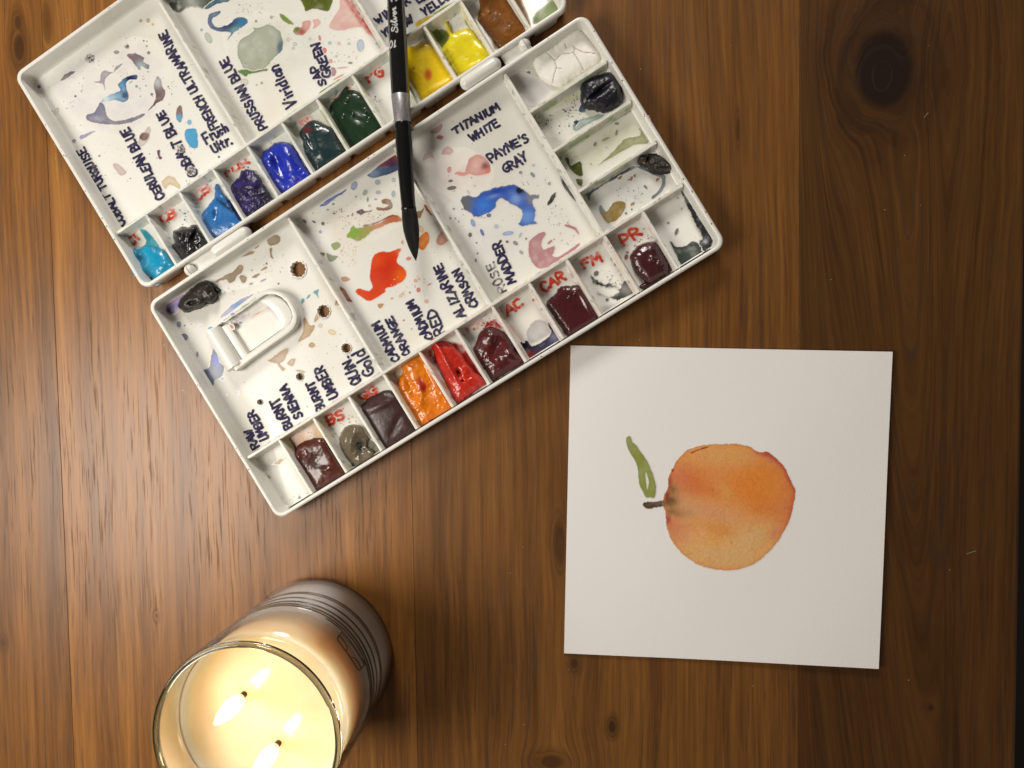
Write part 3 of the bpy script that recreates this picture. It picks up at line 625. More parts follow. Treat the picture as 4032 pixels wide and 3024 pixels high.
for fr, u0, u1, v0, v1, par, cols in ((FA, A_u0, A_u1, A_v0, A_v1, TAo, [(.1, .12, .2), (.2, .25, .12), (.9, .88, .85)]), (FB, B_u0, B_u1, B_v0, B_v1, TB, [(.06, .05, .07), (.35, .1, .1), (.2, .18, .1), (.9, .88, .86)])):
    rg = np.random.default_rng(17); V = []; Fc = []; Cc = []                      # specks along the rim
    for i in range(60):
        k = rg.integers(4); t = rg.random(); dd = rg.uniform(.0008, .0021)
        q = (u0+dd, v0+(v1-v0)*(.05+.9*t)) if k == 0 else (u1-dd, v0+(v1-v0)*(.05+.9*t)) if k == 1 else (u0+(u1-u0)*(.03+.94*t), v0+dd) if k == 2 else (u0+(u1-u0)*(.03+.94*t), v1-dd)
        r0 = rg.uniform(.00010, .00038)*(1 if rg.random() < .85 else 1.6); el = rg.uniform(.5, 2.2); al = math.pi/2 if k < 2 else 0; n0 = len(V)
        for a in np.linspace(0, 2*math.pi, 8)[:-1]:
            e1, e2 = r0*el*math.cos(a)*rg.uniform(.7, 1.2), min(r0, .0004)*math.sin(a)
            V.append(fr.w(q[0]+e1*math.cos(al)-e2*math.sin(al), q[1]+e1*math.sin(al)+e2*math.cos(al), ZR+.00006+i*1e-7))
        Fc.append(tuple(range(n0, n0+7))); Cc += [tuple(cols[rg.integers(len(cols))])+(1,)]*7
    me = mesh('paint_splatter', V, Fc); ca = me.color_attributes.new('Col', 'FLOAT_COLOR', 'POINT'); ca.data.foreach_set('color', np.array(Cc, np.float32).ravel())
    link('paint_splatter', me, M_stain, par)['kind'] = 'stuff'
stain(B_, 11, [(1430, 920), (1500, 860), (1600, 820), (1680, 770), (1700, 735), (1690, 790), (1600, 850), (1500, 890)], (.7, .36, .34), .6, None, z=ZF+.0023, soft=4, mottle=1.0)
stain(B_, 11, [(1190, 930), (1300, 880), (1380, 870), (1330, 930), (1230, 990)], (.52, .42, .5), .6, None, z=ZF+.0023, soft=6, mottle=1.0); stain(B_, 11, [(1258, 990), (1285, 975), (1302, 995), (1275, 1012)], (.12, .16, .5), .9, None, z=ZF+.0023)
stain(B_, 11, [(1120, 1020), (1160, 1030), (1180, 1080), (1150, 1090)], (.45, .12, .12), .8, None, z=ZF+.0053, soft=3); stain(B_, 11, [(1200, 850), (1300, 770), (1420, 690), (1490, 632), (1440, 700), (1300, 800), (1230, 855)], (.28, .36, .2), .7, None, z=ZT+.0001, soft=3, mottle=1.1)
stain(B_, 11, [(1120, 890), (1165, 855), (1205, 852), (1195, 885), (1140, 905)], (.25, .29, .5), .85, None, z=ZT+.0001); stain(B_, 11, [(795, 1080), (830, 1052), (878, 1058), (830, 1095)], (.08, .33, .5), .9, None, z=ZT+.0001); stain(B_, 11, [(1040, 960), (1100, 910), (1130, 905), (1090, 950), (1050, 975)], (.33, .42, .38), .7, None, z=ZT+.0001, soft=3, mottle=1.0)
# wells of the upper tray
stain(A_, 5, [(330, 660), (400, 690), (480, 780), (540, 900), (470, 870), (380, 830), (330, 840), (390, 780), (360, 720)], (.01, .27, .36), 1.0, None, None, None, mottle=.3, soft=3)
stain(A_, 3, [(380, 200), (690, 0), (800, 190), (960, 440), (900, 420), (820, 300), (740, 200), (720, 110), (650, 60), (560, 80), (470, 130), (440, 200), (480, 240), (540, 260), (590, 300), (550, 420), (500, 370)], (.33, .37, .035), .85, (.16, .22, .02), lambda c: c.spot(cp(3, (520, 320)), 40, (.12, .17, .03), .9), 'olive wash round the lemon yellow paint', soft=3)
stain(A_, 3, [(300, 210), (380, 150), (475, 130), (440, 180), (390, 200), (400, 260), (440, 330), (400, 350), (340, 280)], (.68, .46, .01), .9, None, None, None, soft=2)
stain(A_, 3, [(1520, -20), (1560, 30), (1545, 100), (1440, 160), (1340, 200), (1350, 130), (1450, 40)], (.28, .37, .17), .8, (.36, .42, .25), None, None, soft=5, mottle=.7)
stain(A_, 3, [(850, 150), (880, 30), (830, -40), (1150, -60), (1240, 60), (1300, 240), (1230, 300), (1020, 425), (960, 340)], (.17, .10, .03), .85, (.5, .26, .12), None, None, soft=4)
stain(A_, 2, [(690, 1040), (970, 850), (990, 870), (900, 930), (760, 1010), (740, 1080), (860, 1350), (830, 1340), (740, 1150)], (.38, .56, .47), .55, None, None, None, soft=4)
stain(A_, 2, [(990, 840), (1280, 640), (1300, 660), (1180, 760), (1040, 850), (1020, 880), (1130, 1090), (1100, 1090)], (.16, .28, .05), .8, None, None, None, soft=3, mottle=1.0)
for tr, k, bx, n, cs, sd in ((A_, 5, [(680, 500), (760, 660)], 26, [(.05, .17, .4)], 21), (A_, 5, [(730, 230), (1010, 330)], 22, [(.03, .1, .3)], 22), (A_, 5, [(420, 540), (640, 640)], 14, [(.05, .2, .3)], 23), (A_, 5, [(760, 260), (960, 500)], 26, [(.3, .55, .7)], 24),
                             (A_, 2, [(1050, 760), (1230, 880)], 22, [(.06, .14, .05)], 25), (A_, 2, [(1470, 840), (1620, 960)], 16, [(.15, .16, .12)], 26), (A_, 2, [(200, 1340), (400, 1480)], 22, [(.03, .03, .25)], 27), (A_, 2, [(460, 1160), (640, 1260)], 12, [(.05, .08, .3), (.7, .3, .25)], 28), (A_, 3, [(420, 120), (720, 260)], 24, [(.3, .3, .03)], 29)):
    splatter(tr, k, bx, n, cs, 1, 4, sd, .8)
# lower tray, first mixing area
BE = (.24, .13, .04)
for pts in ([(1450, 740), (1500, 720), (1555, 740), (1540, 790), (1480, 810), (1450, 790)], [(1465, 840), (1485, 840), (1480, 890), (1495, 925), (1470, 910)], [(1180, 910), (1250, 870), (1335, 865), (1300, 890), (1230, 910)],
            [(1205, 1080), (1230, 1070), (1262, 1092), (1250, 1130), (1220, 1130)], [(1308, 1092), (1345, 1060), (1382, 1055), (1350, 1085)], [(1385, 1032), (1420, 1002), (1442, 1002), (1425, 1022)], [(1320, 810), (1370, 785), (1370, 820), (1340, 835)],
            [(990, 1118), (1060, 1085), (1080, 1070), (1150, 1040), (1200, 980), (1232, 1000), (1222, 1040), (1180, 1070), (1150, 1120), (1110, 1135), (1080, 1105), (1000, 1132)]):
    stain(B_, 5, pts, (.36, .29, .20), .8, BE, None, None, ew=4)
stain(B_, 11, [(140, 760), (200, 690), (330, 640), (400, 590), (480, 600), (440, 680), (390, 780), (330, 860), (230, 885), (170, 830)], (.34, .27, .50), .85, (.55, .25, .27), lambda c: (c.poly(cp(11, [(212, 800), (260, 745), (320, 740), (330, 800), (310, 870), (230, 855)]), (.035, .03, .13), .9, soft=4), c.spot(cp(11, (370, 740)), 16, (.12, .11, .38), 1)), 'violet and pink dried puddle', z=ZF+.0004)
stain(B_, 7, [(530, 605), (560, 640), (580, 720), (625, 760), (600, 850), (540, 880), (525, 960), (500, 900), (480, 860), (432, 800), (490, 770), (510, 680)], (.085, .11, .24), .92, (.03, .035, .09), lambda c: (c.spot(cp(7, (560, 700)), 12, (.08, .12, .5), .9, 30), c.spot(cp(7, (530, 830)), 25, (.18, .21, .30), .8)), 'slate blue star-shaped stain')
stain(B_, 7, [(590, 330), (660, 250), (780, 170), (885, 130), (800, 215), (640, 315)], (.25, .29, .52), .7, (.35, .28, .42), lambda c: c.spot(cp(7, (740, 220)), 30, (.15, .26, .5), .8))
stain(B_, 7, [(1400, 110), (1425, 95), (1450, 85), (1442, 120), (1445, 160), (1425, 135)], (.02, .32, .42), .9)
stain(B_, 7, [(1345, 165), (1360, 140), (1378, 135), (1365, 160)], (.02, .32, .42), .9); stain(B_, 7, [(1295, 195), (1305, 165), (1325, 175), (1310, 215)], (.02, .32, .42), .8)
for pts in ([(1320, 340), (1345, 350), (1370, 400), (1412, 400), (1390, 460), (1340, 510), (1272, 540), (1310, 450)], [(1385, 548), (1418, 570), (1392, 597), (1362, 577)], [(1040, 690), (1100, 640), (1182, 600), (1150, 700), (1112, 735), (1158, 780), (1130, 797), (1090, 740), (1050, 725), (1003, 712)], [(1178, 722), (1245, 686), (1232, 740), (1205, 752)],
            [(1605, 190), (1620, 170), (1640, 210), (1600, 230)], [(1425, 310), (1440, 290), (1445, 340), (1420, 370), (1405, 365)]):
    stain(B_, 7, pts, (.50, .36, .20), .75, (.33, .16, .04), None, None, ew=4)
drops(B_, 7, [(233, 390, 19, (.10, .13, .28), 26), (278, 503, 34, (.05, .05, .16), 30), (245, 530, 24, (.6, .4, .38), 18), (392, 650, 10, (.12, .14, .27), 24), (610, 865, 13, (.15, .17, .3)), (45, 235, 20, (.27, .18, .2), 32, .3), (135, 355, 9, INK, 12), (1098, 37, 8, INK), (922, 116, 8, (.03, .03, .04)), (860, 38, 18, (.3, .32, .4), 9, -.3), (965, 8, 26, (.3, .3, .42), 7, -.5), (650, 1008, 6, (.2, .2, .35)), (750, 990, 8, (.55, .5, .6), 14), (520, 1095, 14, (.25, .2, .2), 20, -.6), (410, 915, 9, (.1, .1, .15)), (420, 410, 18, (.5, .5, .62), 14),
              (1350, 1108, 6, (.1, .25, .2)), (1565, 460, 34, (.72, .58, .3), 22, .4), (1290, 800, 40, (.5, .34, .14), 10, .2), (630, 118, 12, (.6, .58, .5)), (700, 105, 10, (.62, .6, .52)), (1462, 402, 18, (.64, .56, .42))])
splatter(B_, 7, [(300, 60), (900, 130)], 16, [(.4, .38, .33)], 1, 3, 31, .6); splatter(B_, 7, [(60, 200), (330, 700)], 40, [(.2, .2, .3), (.1, .1, .12)], 1, 3, 32, .6); splatter(B_, 5, [(1300, 830), (1620, 1080)], 46, [(.35, .33, .28), (.2, .2, .22)], 1, 3.4, 33, .6); splatter(B_, 7, [(1450, 400), (1800, 800)], 30, [(.6, .5, .2), (.4, .45, .35)], 1, 4, 34, .5)
# second mixing area
stain(B_, 6, [(610, 890), (660, 865), (730, 872), (780, 850), (835, 838), (812, 900), (805, 960), (870, 1020), (882, 1070), (850, 1120), (770, 1165), (710, 1182), (690, 1220), (640, 1260), (560, 1295), (500, 1262), (455, 1232), (443, 1205), (475, 1183), (550, 1208), (592, 1170), (568, 1095), (575, 1000), (590, 930)], (.74, .055, .002), 1.0, (.66, .07, .01),
      lambda c: (c.spot(cp(6, (710, 1010)), 60, (.55, .022, .002), .85), c.spot(cp(6, (850, 1080)), 30, (.78, .14, .005), .7), c.spot(cp(6, (620, 950)), 30, (.78, .09, .004), .4), c.spot(cp(6, (820, 860)), 14, (.72, .2, .12), .5)), 'bright red-orange puddle of paint', ew=4, mottle=.05)
stain(B_, 6, [(985, 760), (1050, 693), (1085, 725), (1080, 780), (1030, 850), (985, 825)], (.78, .24, .02), .95, (.62, .14, .01), None, 'orange puddle beside the brush tip')
stain(B_, 6, [(1145, 760), (1190, 690), (1230, 675), (1262, 740), (1210, 800), (1165, 807)], (.68, .36, .29), .8, (.5, .2, .15))
stain(B_, 6, [(545, 200), (590, 170), (640, 120), (720, 50), (820, -10), (830, 130), (760, 175), (660, 210), (590, 222)], (.08, .15, .27), .9, (.03, .06, .12), lambda c: (c.poly(cp(6, [(640, 120), (720, 50), (830, -20), (830, 80), (700, 118)]), (.24, .035, .03), .95, soft=5), c.spot(cp(6, (760, 100)), 25, (.05, .03, .08), .9), c.spot(cp(6, (600, 180)), 20, (.25, .33, .5), .8)), 'red and blue streak beneath the brush')
stain(B_, 6, [(140, 455), (240, 390), (310, 350), (365, 320), (340, 350), (280, 390), (200, 452), (155, 472)], (.12, .22, .58), .85, (.05, .1, .33))
stain(B_, 6, [(425, 195), (480, 150), (528, 138), (500, 180), (440, 202)], (.18, .24, .27), .85, (.08, .12, .14))
stain(B_, 6, [(672, 412), (720, 402), (755, 430), (760, 480), (710, 508), (640, 505), (628, 480), (690, 486), (732, 462), (700, 450), (678, 445)], (.34, .21, .15), .85, (.19, .1, .07), ew=4)
stain(B_, 6, [(450, 520), (490, 495), (530, 515), (585, 502), (575, 515), (520, 530), (490, 545)], (.22, .13, .14), .85, (.13, .07, .08))
stain(B_, 6, [(365, 735), (390, 690), (420, 640), (455, 665), (540, 640), (640, 622), (720, 565), (800, 548), (842, 595), (740, 612), (650, 655), (590, 680), (520, 742), (465, 772), (400, 745)], (.45, .32, .12), .85, None,
      lambda c: (c.spot(cp(6, (430, 690)), 32, (.22, .38, .06), 1.1), c.spot(cp(6, (530, 720)), 25, (.3, .36, .1), .8), c.spot(cp(6, (760, 580)), 40, (.48, .14, .07), 1), c.spot(cp(6, (640, 640)), 24, (.6, .28, .2), .8), c.stroke([smooth(cp(6, [(510, 640), (620, 615), (700, 575), (760, 550), (808, 556)]), 5, False)], 6, (.13, .05, .04), .7)), 'green and rust band of dried paint', mottle=.5)
for pts, col in (([(235, 800), (280, 785), (310, 800), (295, 835), (255, 850)], (.38, .45, .2)), ([(190, 880), (240, 900), (290, 905), (240, 950), (212, 945)], (.33, .37, .24)), ([(135, 872), (175, 875), (160, 900)], (.18, .2, .08)), ([(305, 1170), (340, 1190), (380, 1250), (412, 1302), (340, 1285), (310, 1230)], (.4, .08, .05)), ([(318, 1100), (350, 1083), (398, 1105), (350, 1127)], (.66, .33, .16)),
                 ([(635, 1335), (650, 1318), (685, 1318), (660, 1357)], (.6, .36, .14)), ([(960, 520), (1010, 510), (1040, 480), (1020, 540), (1000, 575), (975, 555)], (.38, .24, .14)), ([(1040, 470), (1070, 460), (1120, 540), (1090, 545)], (.5, .12, .08)), ([(300, 1280), (270, 1330), (265, 1300), (285, 1265)], (.5, .32, .16))):
    stain(B_, 6, pts, col, .8, tuple(q*.6 for q in col))
drops(B_, 6, [(430, 290, 26, (.2, .27, .46), 40, .4), (635, 260, 22, (.3, .38, .47)), (775, 240, 17, (.4, .47, .52), 20), (640, 348, 22, (.33, .42, .5), 16), (772, 362, 17, (.35, .42, .5), 28), (525, 350, 18, (.3, .36, .32), 26, .6), (548, 410, 8, (.15, .22, .16), 20), (905, 925, 22, (.68, .12, .08), 15, -.3), (990, 1198, 17, (.6, .1, .05), 20), (1060, 1297, 17, (.74, .38, .34)), (850, 782, 10, (.7, .3, .24), 17, .2),
              (965, 1118, 15, (.72, .38, .26)), (158, 620, 15, (.02, .02, .03)), (80, 605, 18, (.02, .02, .04), 8, .5), (0, 600, 20, (.02, .04, .12), 12, .8), (135, 692, 13, (.25, .33, .6), 13), (415, 542, 8, (.28, .18, .16), 17, .3), (617, 408, 12, (.4, .26, .24), 7), (565, 465, 14, (.55, .46, .38), 10), (375, 555, 9, (.42, .3, .24)), (255, 532, 14, (.13, .18, .13), 8), (320, 515, 8, (.2, .28, .1)), (445, 387, 8, (.26, .33, .1)), (248, 450, 10, (.15, .2, .13)), (200, 500, 14, (.3, .33, .3), 8),
              (862, 1463, 8, (.45, .14, .1)), (930, 1538, 5, INK), (760, 1272, 11, (.66, .27, .14), 7), (915, 1220, 8, (.66, .1, .05)), (1085, 1150, 17, (.7, .14, .06), 6, -.5), (1040, 1107, 6, (.75, .4, .3)), (995, 1103, 8, (.74, .46, .3)), (845, 1240, 10, (.75, .48, .36), 26, .5), (830, 1250, 6, (.75, .5, .4), 18), (985, 705, 1, INK), (1015, 670, 18, (.78, .55, .35), 34, -.5)])
splatter(B_, 6, [(240, 400), (700, 680)], 150, [(.4, .26, .2), (.35, .33, .22), (.2, .13, .1)], .8, 2.6, 35, .55, [(420, 560, 60), (520, 590, 55), (600, 560, 45), (350, 600, 60)]); splatter(B_, 6, [(300, 760), (460, 1000)], 60, [(.74, .46, .3), (.6, .35, .2)], 1, 4, 36, .7); splatter(B_, 6, [(740, 1080), (1080, 1290)], 60, [(.74, .42, .34), (.65, .2, .1)], .8, 3, 37, .6); splatter(B_, 6, [(60, 380), (400, 560)], 26, [(.3, .33, .3), (.3, .36, .5)], 1, 3.4, 38, .6)
# third mixing area
stain(B_, 6, [(1360, 412), (1410, 378), (1470, 390), (1560, 345), (1700, 300), (1800, 282), (1890, 318), (1935, 345), (1965, 372), (2040, 368), (2035, 388), (1990, 412), (1985, 450), (2008, 520), (1996, 590), (2022, 622), (1940, 632), (1862, 634), (1898, 560), (1880, 500), (1800, 445), (1720, 402), (1672, 430), (1650, 492), (1560, 545), (1480, 562), (1440, 520), (1390, 505), (1375, 460)], (.035, .115, .55), .97, (.10, .13, .22),
      lambda c: (c.spot(cp(6, (1395, 440)), 32, (.13, .14, .15), 1.4), c.spot(cp(6, (1990, 390)), 28, (.20, .22, .28), 1.4), c.spot(cp(6, (1560, 460)), 36, (.05, .20, .70), .8), c.spot(cp(6, (1940, 560)), 30, (.15, .30, .70), 1), c.spot(cp(6, (1840, 400)), 24, (.2, .33, .7), .9), c.spot(cp(6, (1640, 380)), 26, (.16, .26, .62), .8, 9, -.3), c.spot(cp(6, (1875, 330)), 14, (.01, .012, .03), 1.3), c.spot(cp(6, (1700, 330)), 70, (.012, .05, .36), .7, 10, -.25)), 'vivid blue arched puddle with grey fringe', ew=5, jit=5, mottle=.1)
stain(B_, 6, [(1400, 150), (1425, 80), (1445, 45), (1510, 18), (1580, 55), (1617, 130), (1595, 180), (1500, 202), (1440, 190), (1380, 205), (1310, 190), (1330, 168), (1390, 172)], (.70, .36, .33), .8, (.62, .27, .24), lambda c: (c.spot(cp(6, (1575, 120)), 18, (.25, .11, .1), 1.1, 12), c.spot(cp(6, (1595, 170)), 14, (.68, .2, .16), .8), c.spot(cp(6, (1490, 110)), 18, (.74, .5, .46), .8)), 'salmon pink smear of paint')
stain(B_, 3, [(430, 1130), (465, 1078), (520, 1058), (532, 1105), (490, 1155), (440, 1160)], (.60, .38, .35), .7, (.5, .26, .25)); stain(B_, 3, [(485, 1200), (515, 1175), (548, 1195), (520, 1215)], (.5, .17, .18), .8)
stain(B_, 3, [(530, 1340), (550, 1290), (600, 1280), (630, 1320), (600, 1350), (560, 1345)], (.64, .44, .42), .7, (.6, .35, .33)); stain(B_, 3, [(360, 1390), (390, 1340), (440, 1330), (460, 1380), (430, 1370), (380, 1395)], (.66, .48, .46), .6, (.6, .36, .35))
stain(B_, 10, [(200, 400), (260, 320), (340, 278), (362, 300), (322, 380), (345, 452), (400, 430), (452, 418), (440, 480), (425, 510), (480, 522), (600, 452), (695, 385), (640, 465), (500, 545), (340, 632), (230, 565)], (.55, .28, .31), .85, (.47, .21, .23), None, 'dusty pink ring-shaped wash', ew=5)
stain(B_, 10, [(550, 205), (600, 212), (650, 235), (690, 292), (668, 292), (630, 252), (556, 225)], (.52, .22, .26), .8); stain(B_, 10, [(382, 385), (415, 355), (425, 375), (395, 395)], (.5, .2, .22), .8)
stain(B_, 4, [(675, 885), (720, 858), (780, 930), (842, 1050), (832, 1088), (780, 1060), (720, 980)], (.055, .05, .047), .95, (.12, .115, .11), lambda c: c.spot(cp(4, (670, 885)), 12, (.55, .57, .62), 1), 'charcoal streak beside the divider'); stain(B_, 4, [(563, 1112), (588, 1060), (630, 1012), (636, 1055), (592, 1112), (575, 1124)], (.03, .035, .03), .95)
drops(B_, 6, [(1258, 150, 17, (.6, .22, .19), 27, .2), (1270, 248, 20, (.05, .025, .012), 12, -.15), (1280, 310, 40, (.05, .025, .012), 17, -.15), (1603, 548, 20, (.02, .05, .3), 17), (1545, 698, 13, (.02, .06, .36), 32, -.4), (1440, 718, 16, (.02, .02, .025), 20), (1770, 705, 48, (.3, .4, .7), 18, -.15), (1465, 615, 18, (.2, .3, .62), 34, -.4), (1668, 645, 18, (.45, .5, .66)), (1763, 778, 13, (.01, .01, .012), 11), (1835, 790, 24, (.2, .2, .2), 16, .6), (1885, 870, 20, (.35, .35, .34), 12, .8), (1928, 752, 8, (.05, .05, .06)),
              (1497, 788, 8, (.15, .15, .2)), (1505, 880, 8, (.1, .04, .08)), (1490, 940, 8, (.1, .06, .1), 13), (1880, 175, 15, (.2, .22, .24)), (1992, 112, 11, (.4, .43, .6)), (1985, 195, 26, (.14, .2, .28), 14, .8), (2130, 272, 12, (.4, .28, .18), 14), (1298, 492, 8, INK), (1268, 572, 7, INK), (1310, 575, 6, INK), (1340, 602, 6, INK), (1370, 495, 6, INK), (1425, 345, 18, (.5, .48, .46), 5, 1), (1878, 720, 10, (.45, .52, .68), 22, .4)])
splatter(B_, 4, [(540, 1120), (760, 1300)], 40, [(.2, .2, .22), (.35, .34, .36)], 1, 3, 41, .7); splatter(B_, 4, [(300, 860), (620, 960)], 22, [(.3, .34, .38)], 1, 3.4, 42, .7); splatter(B_, 10, [(420, 280), (640, 420)], 26, [(.55, .25, .3)], 1, 3.4, 43, .6); splatter(B_, 6, [(1260, 560), (1560, 1000)], 30, [(.1, .1, .12), (.4, .4, .45)], 1, 2.6, 44, .6)
# right column and bottom row wells
stain(B_, 4, [(480, 240), (930, 10), (900, 60), (840, 200), (700, 260), (540, 300)], (.62, .64, .40), .55, None, None, None, soft=12, mottle=.5)
stain(B_, 4, [(790, 420), (850, 380), (960, 350), (1010, 330), (1050, 345), (900, 430), (810, 480)], (.36, .46, .42), .6, (.15, .26, .28)); stain(B_, 4, [(790, 395), (845, 388), (830, 412), (810, 428)], (.03, .06, .12), .9)
stain(B_, 4, [(835, 300), (860, 250), (880, 230), (900, 300), (880, 320)], (.05, .09, .16), .8)
splatter(B_, 4, [(500, 160), (960, 460)], 110, [(.03, .05, .09), (.1, .16, .25), (.25, .3, .33)], 1, 4.4, 45, .85, [(800, 260, 45), (760, 350, 40), (840, 210, 30), (560, 370, 35), (880, 370, 50), (700, 430, 50)])
stain(B_, 4, [(700, 640), (1270, 270), (1300, 300), (1200, 360), (900, 530), (760, 640), (800, 600)], (.20, .28, .07), .75, None, None, None, soft=6, mottle=.6)
stain(B_, 4, [(1005, 775), (1100, 695), (1200, 585), (1240, 545), (1370, 515), (1360, 450), (1400, 500), (1440, 580), (1320, 600), (1150, 690)], (.36, .37, .19), .8, (.27, .28, .1), None, 'olive wash in an otherwise empty well')
stain(B_, 4, [(720, 720), (745, 715), (770, 780), (850, 745), (872, 860), (820, 862), (760, 800)], (.10, .12, .02), .85, (.06, .08, .01), soft=3); stain(B_, 4, [(810, 900), (870, 900), (865, 960), (830, 945)], (.1, .11, .02), .85)
drops(B_, 4, [(1170, 412, 20, (.16, .2, .04), 12), (1168, 492, 10, (.22, .26, .08), 26, .2), (1072, 548, 36, (.3, .33, .13), 11, -.45), (980, 592, 12, (.16, .17, .05), 20, .4), (1080, 622, 14, (.55, .55, .42), 8), (945, 765, 10, (.45, .46, .38)), (655, 680, 11, (.12, .2, .03)), (677, 715, 12, (.16, .28, .04), 16), (655, 635, 24, (.06, .07, .04), 9), (800, 700, 9, (.5, .52, .58))])
splatter(B_, 4, [(680, 640), (880, 820)], 20, [(.2, .22, .1)], 1, 3, 46, .6)
stain(B_, 4, [(880, 1010), (1180, 850), (1390, 735), (1420, 770), (1330, 800), (1180, 880), (1040, 960), (945, 1030), (940, 1085), (910, 1050)], (.05, .07, .13), .85, None, None, None, soft=5, mottle=.6)
stain(B_, 4, [(1330, 780), (1420, 800), (1560, 850), (1592, 870), (1590, 940), (1570, 990), (1500, 1060), (1472, 1055), (1540, 985), (1560, 900), (1470, 850), (1380, 810)], (.22, .26, .30), .8, (.07, .1, .14), soft=3)
stain(B_, 4, [(1015, 1160), (1030, 1125), (1080, 1180), (1130, 1112), (1200, 1085), (1245, 1110), (1230, 1180), (1170, 1250), (1090, 1278), (1040, 1220)], (.32, .22, .06), .85, (.24, .16, .04), lambda c: c.spot(cp(4, (1040, 1150)), 16, (.22, .26, .3), 1), 'ochre smear of paint')
for q in ((1320, 870), (1290, 895), (1195, 885), (1525, 900), (1310, 1110)): stain(B_, 4, [(q[0]-24, q[1]+12), (q[0]-4, q[1]-14), (q[0]+22, q[1]-16), (q[0]+12, q[1]+8), (q[0]-6, q[1]+18)], (.26, .10, .05), .75, jit=6, js=5)
drops(B_, 4, [(1420, 965, 10, (.06, .1, .13), 22, -.7), (1315, 998, 6, INK), (1250, 1195, 10, (.03, .03, .04)), (1300, 1160, 8, (.1, .05, .05)), (1617, 1278, 9, (.1, .11, .12)), (1690, 1355, 13, (.06, .08, .08), 30, .35), (1735, 1155, 8, (.4, .42, .44)), (1700, 1060, 9, (.5, .5, .5))])
splatter(B_, 4, [(1170, 960), (1400, 1100)], 40, [(.12, .2, .24), (.1, .1, .12)], 1, 2.8, 47, .8)
stain(B_, 4, [(1730, 1000), (1780, 1050), (1890, 1240), (1998, 1400), (1996, 1470), (1930, 1525), (1890, 1450), (1915, 1400), (1840, 1260)], (.030, .032, .040), .95, None, lambda c: c.spot(cp(4, (1940, 1440)), 9, (.45, .47, .5), 1), 'black crust along the wall of the corner well', jit=5, js=6, z=ZF+.0006)
stain(B_, 4, [(1630, 1440), (1700, 1492), (1780, 1470), (1840, 1438), (1925, 1512), (1850, 1580), (1740, 1648), (1690, 1560)], (.075, .10, .085), .9, (.04, .06, .05), None, None, mottle=.4); stain(B_, 4, [(1490, 1110), (1590, 1040), (1700, 970), (1712, 1000), (1600, 1070), (1510, 1120)], (.06, .08, .13), .75, soft=5)
stain(B_, 8, [(1730, 650), (1790, 580), (1900, 600), (1930, 680), (1760, 775), (1715, 710)], (.50, .48, .50), .6, (.45, .43, .46), soft=3)
stain(B_, 8, [(1895, 605), (1930, 600), (2022, 725), (1990, 775), (1770, 905), (1700, 875), (1660, 775), (1715, 762), (1765, 802), (1885, 742), (1925, 690)], (.055, .045, .085), .93, (.02, .014, .03), lambda c: (c.spot(cp(8, (1960, 720)), 20, (.2, .2, .33), .9), c.spot(cp(8, (1750, 890)), 18, (.25, .03, .03), 1.1), c.spot(cp(8, (1690, 800)), 18, (.006, .005, .008), 1)), 'dark violet puddle in the corner of a well', jit=4)
stain(B_, 8, [(1440, 440), (1560, 360), (1640, 330), (1600, 370), (1520, 410), (1500, 450), (1560, 640), (1680, 760), (1640, 700), (1500, 520)], (.74, .36, .32), .6, None, soft=6, mottle=.8)
stain(B_, 10, [(808, 700), (825, 715), (862, 745), (940, 790), (965, 770), (1000, 775), (1040, 800), (1085, 830), (1120, 760), (1150, 738), (1200, 790), (1238, 862), (1180, 910), (1110, 945), (1040, 930), (960, 912), (880, 882), (872, 868), (950, 905), (1030, 895), (1075, 850), (1040, 815), (960, 812), (870, 790), (820, 770)], (.035, .036, .036), .95, None, lambda c: (c.spot(cp(10, (1150, 830)), 26, (.3, .3, .29), .9), c.spot(cp(10, (1030, 850)), 16, (.5, .5, .48), 1)), 'black flaky crust of paint', jit=7, js=6)
drops(B_, 10, [(855, 680, 22, (.02, .02, .022), 26, .6), (1048, 582, 18, (.02, .02, .025), 26, .3), (960, 935, 16, (.05, .03, .04)), (1010, 540, 18, (.45, .44, .42)), (995, 993, 8, (.1, .1, .1))]); splatter(B_, 10, [(900, 640), (1120, 800)], 50, [(.2, .2, .2), (.4, .4, .38)], 1, 4, 48, .7)
stain(B_, 10, [(900, 1020), (1080, 960), (1230, 880), (1240, 900), (1040, 1010), (930, 1062)], (.42, .46, .52), .5, None, soft=8)
splatter(B_, 10, [(1080, 300), (1380, 470)], 60, [(.3, .04, .06), (.45, .15, .18)], .8, 3, 49, .8); drops(B_, 10, [(1145, 520, 16, (.22, .03, .04), 26, .3), (1155, 475, 12, (.2, .02, .03), 9), (1312, 250, 8, (.4, .38, .4)), (247, 937, 13, (.6, .12, .14))])
stain(B_, 8, [(1330, 620), (1400, 580), (1450, 590), (1530, 680), (1540, 720), (1460, 660), (1380, 640)], (.42, .02, .02), .8, None, jit=10, js=6, mottle=1.2); splatter(B_, 8, [(1290, 560), (1480, 660)], 60, [(.5, .03, .03)], .8, 4, 50, .9)
stain(B_, 8, [(880, 800), (1000, 760), (1140, 790), (1200, 860), (1370, 1100), (1300, 1170), (1110, 1295), (1040, 1220), (900, 960)], (.42, .025, .015), .75, None, soft=5, mottle=.8); stain(B_, 8, [(540, 1040), (640, 940), (760, 880), (790, 870), (700, 930), (640, 1000), (640, 1100), (560, 1090)], (.6, .22, .03), .7, None, jit=10, js=7, mottle=1.3)
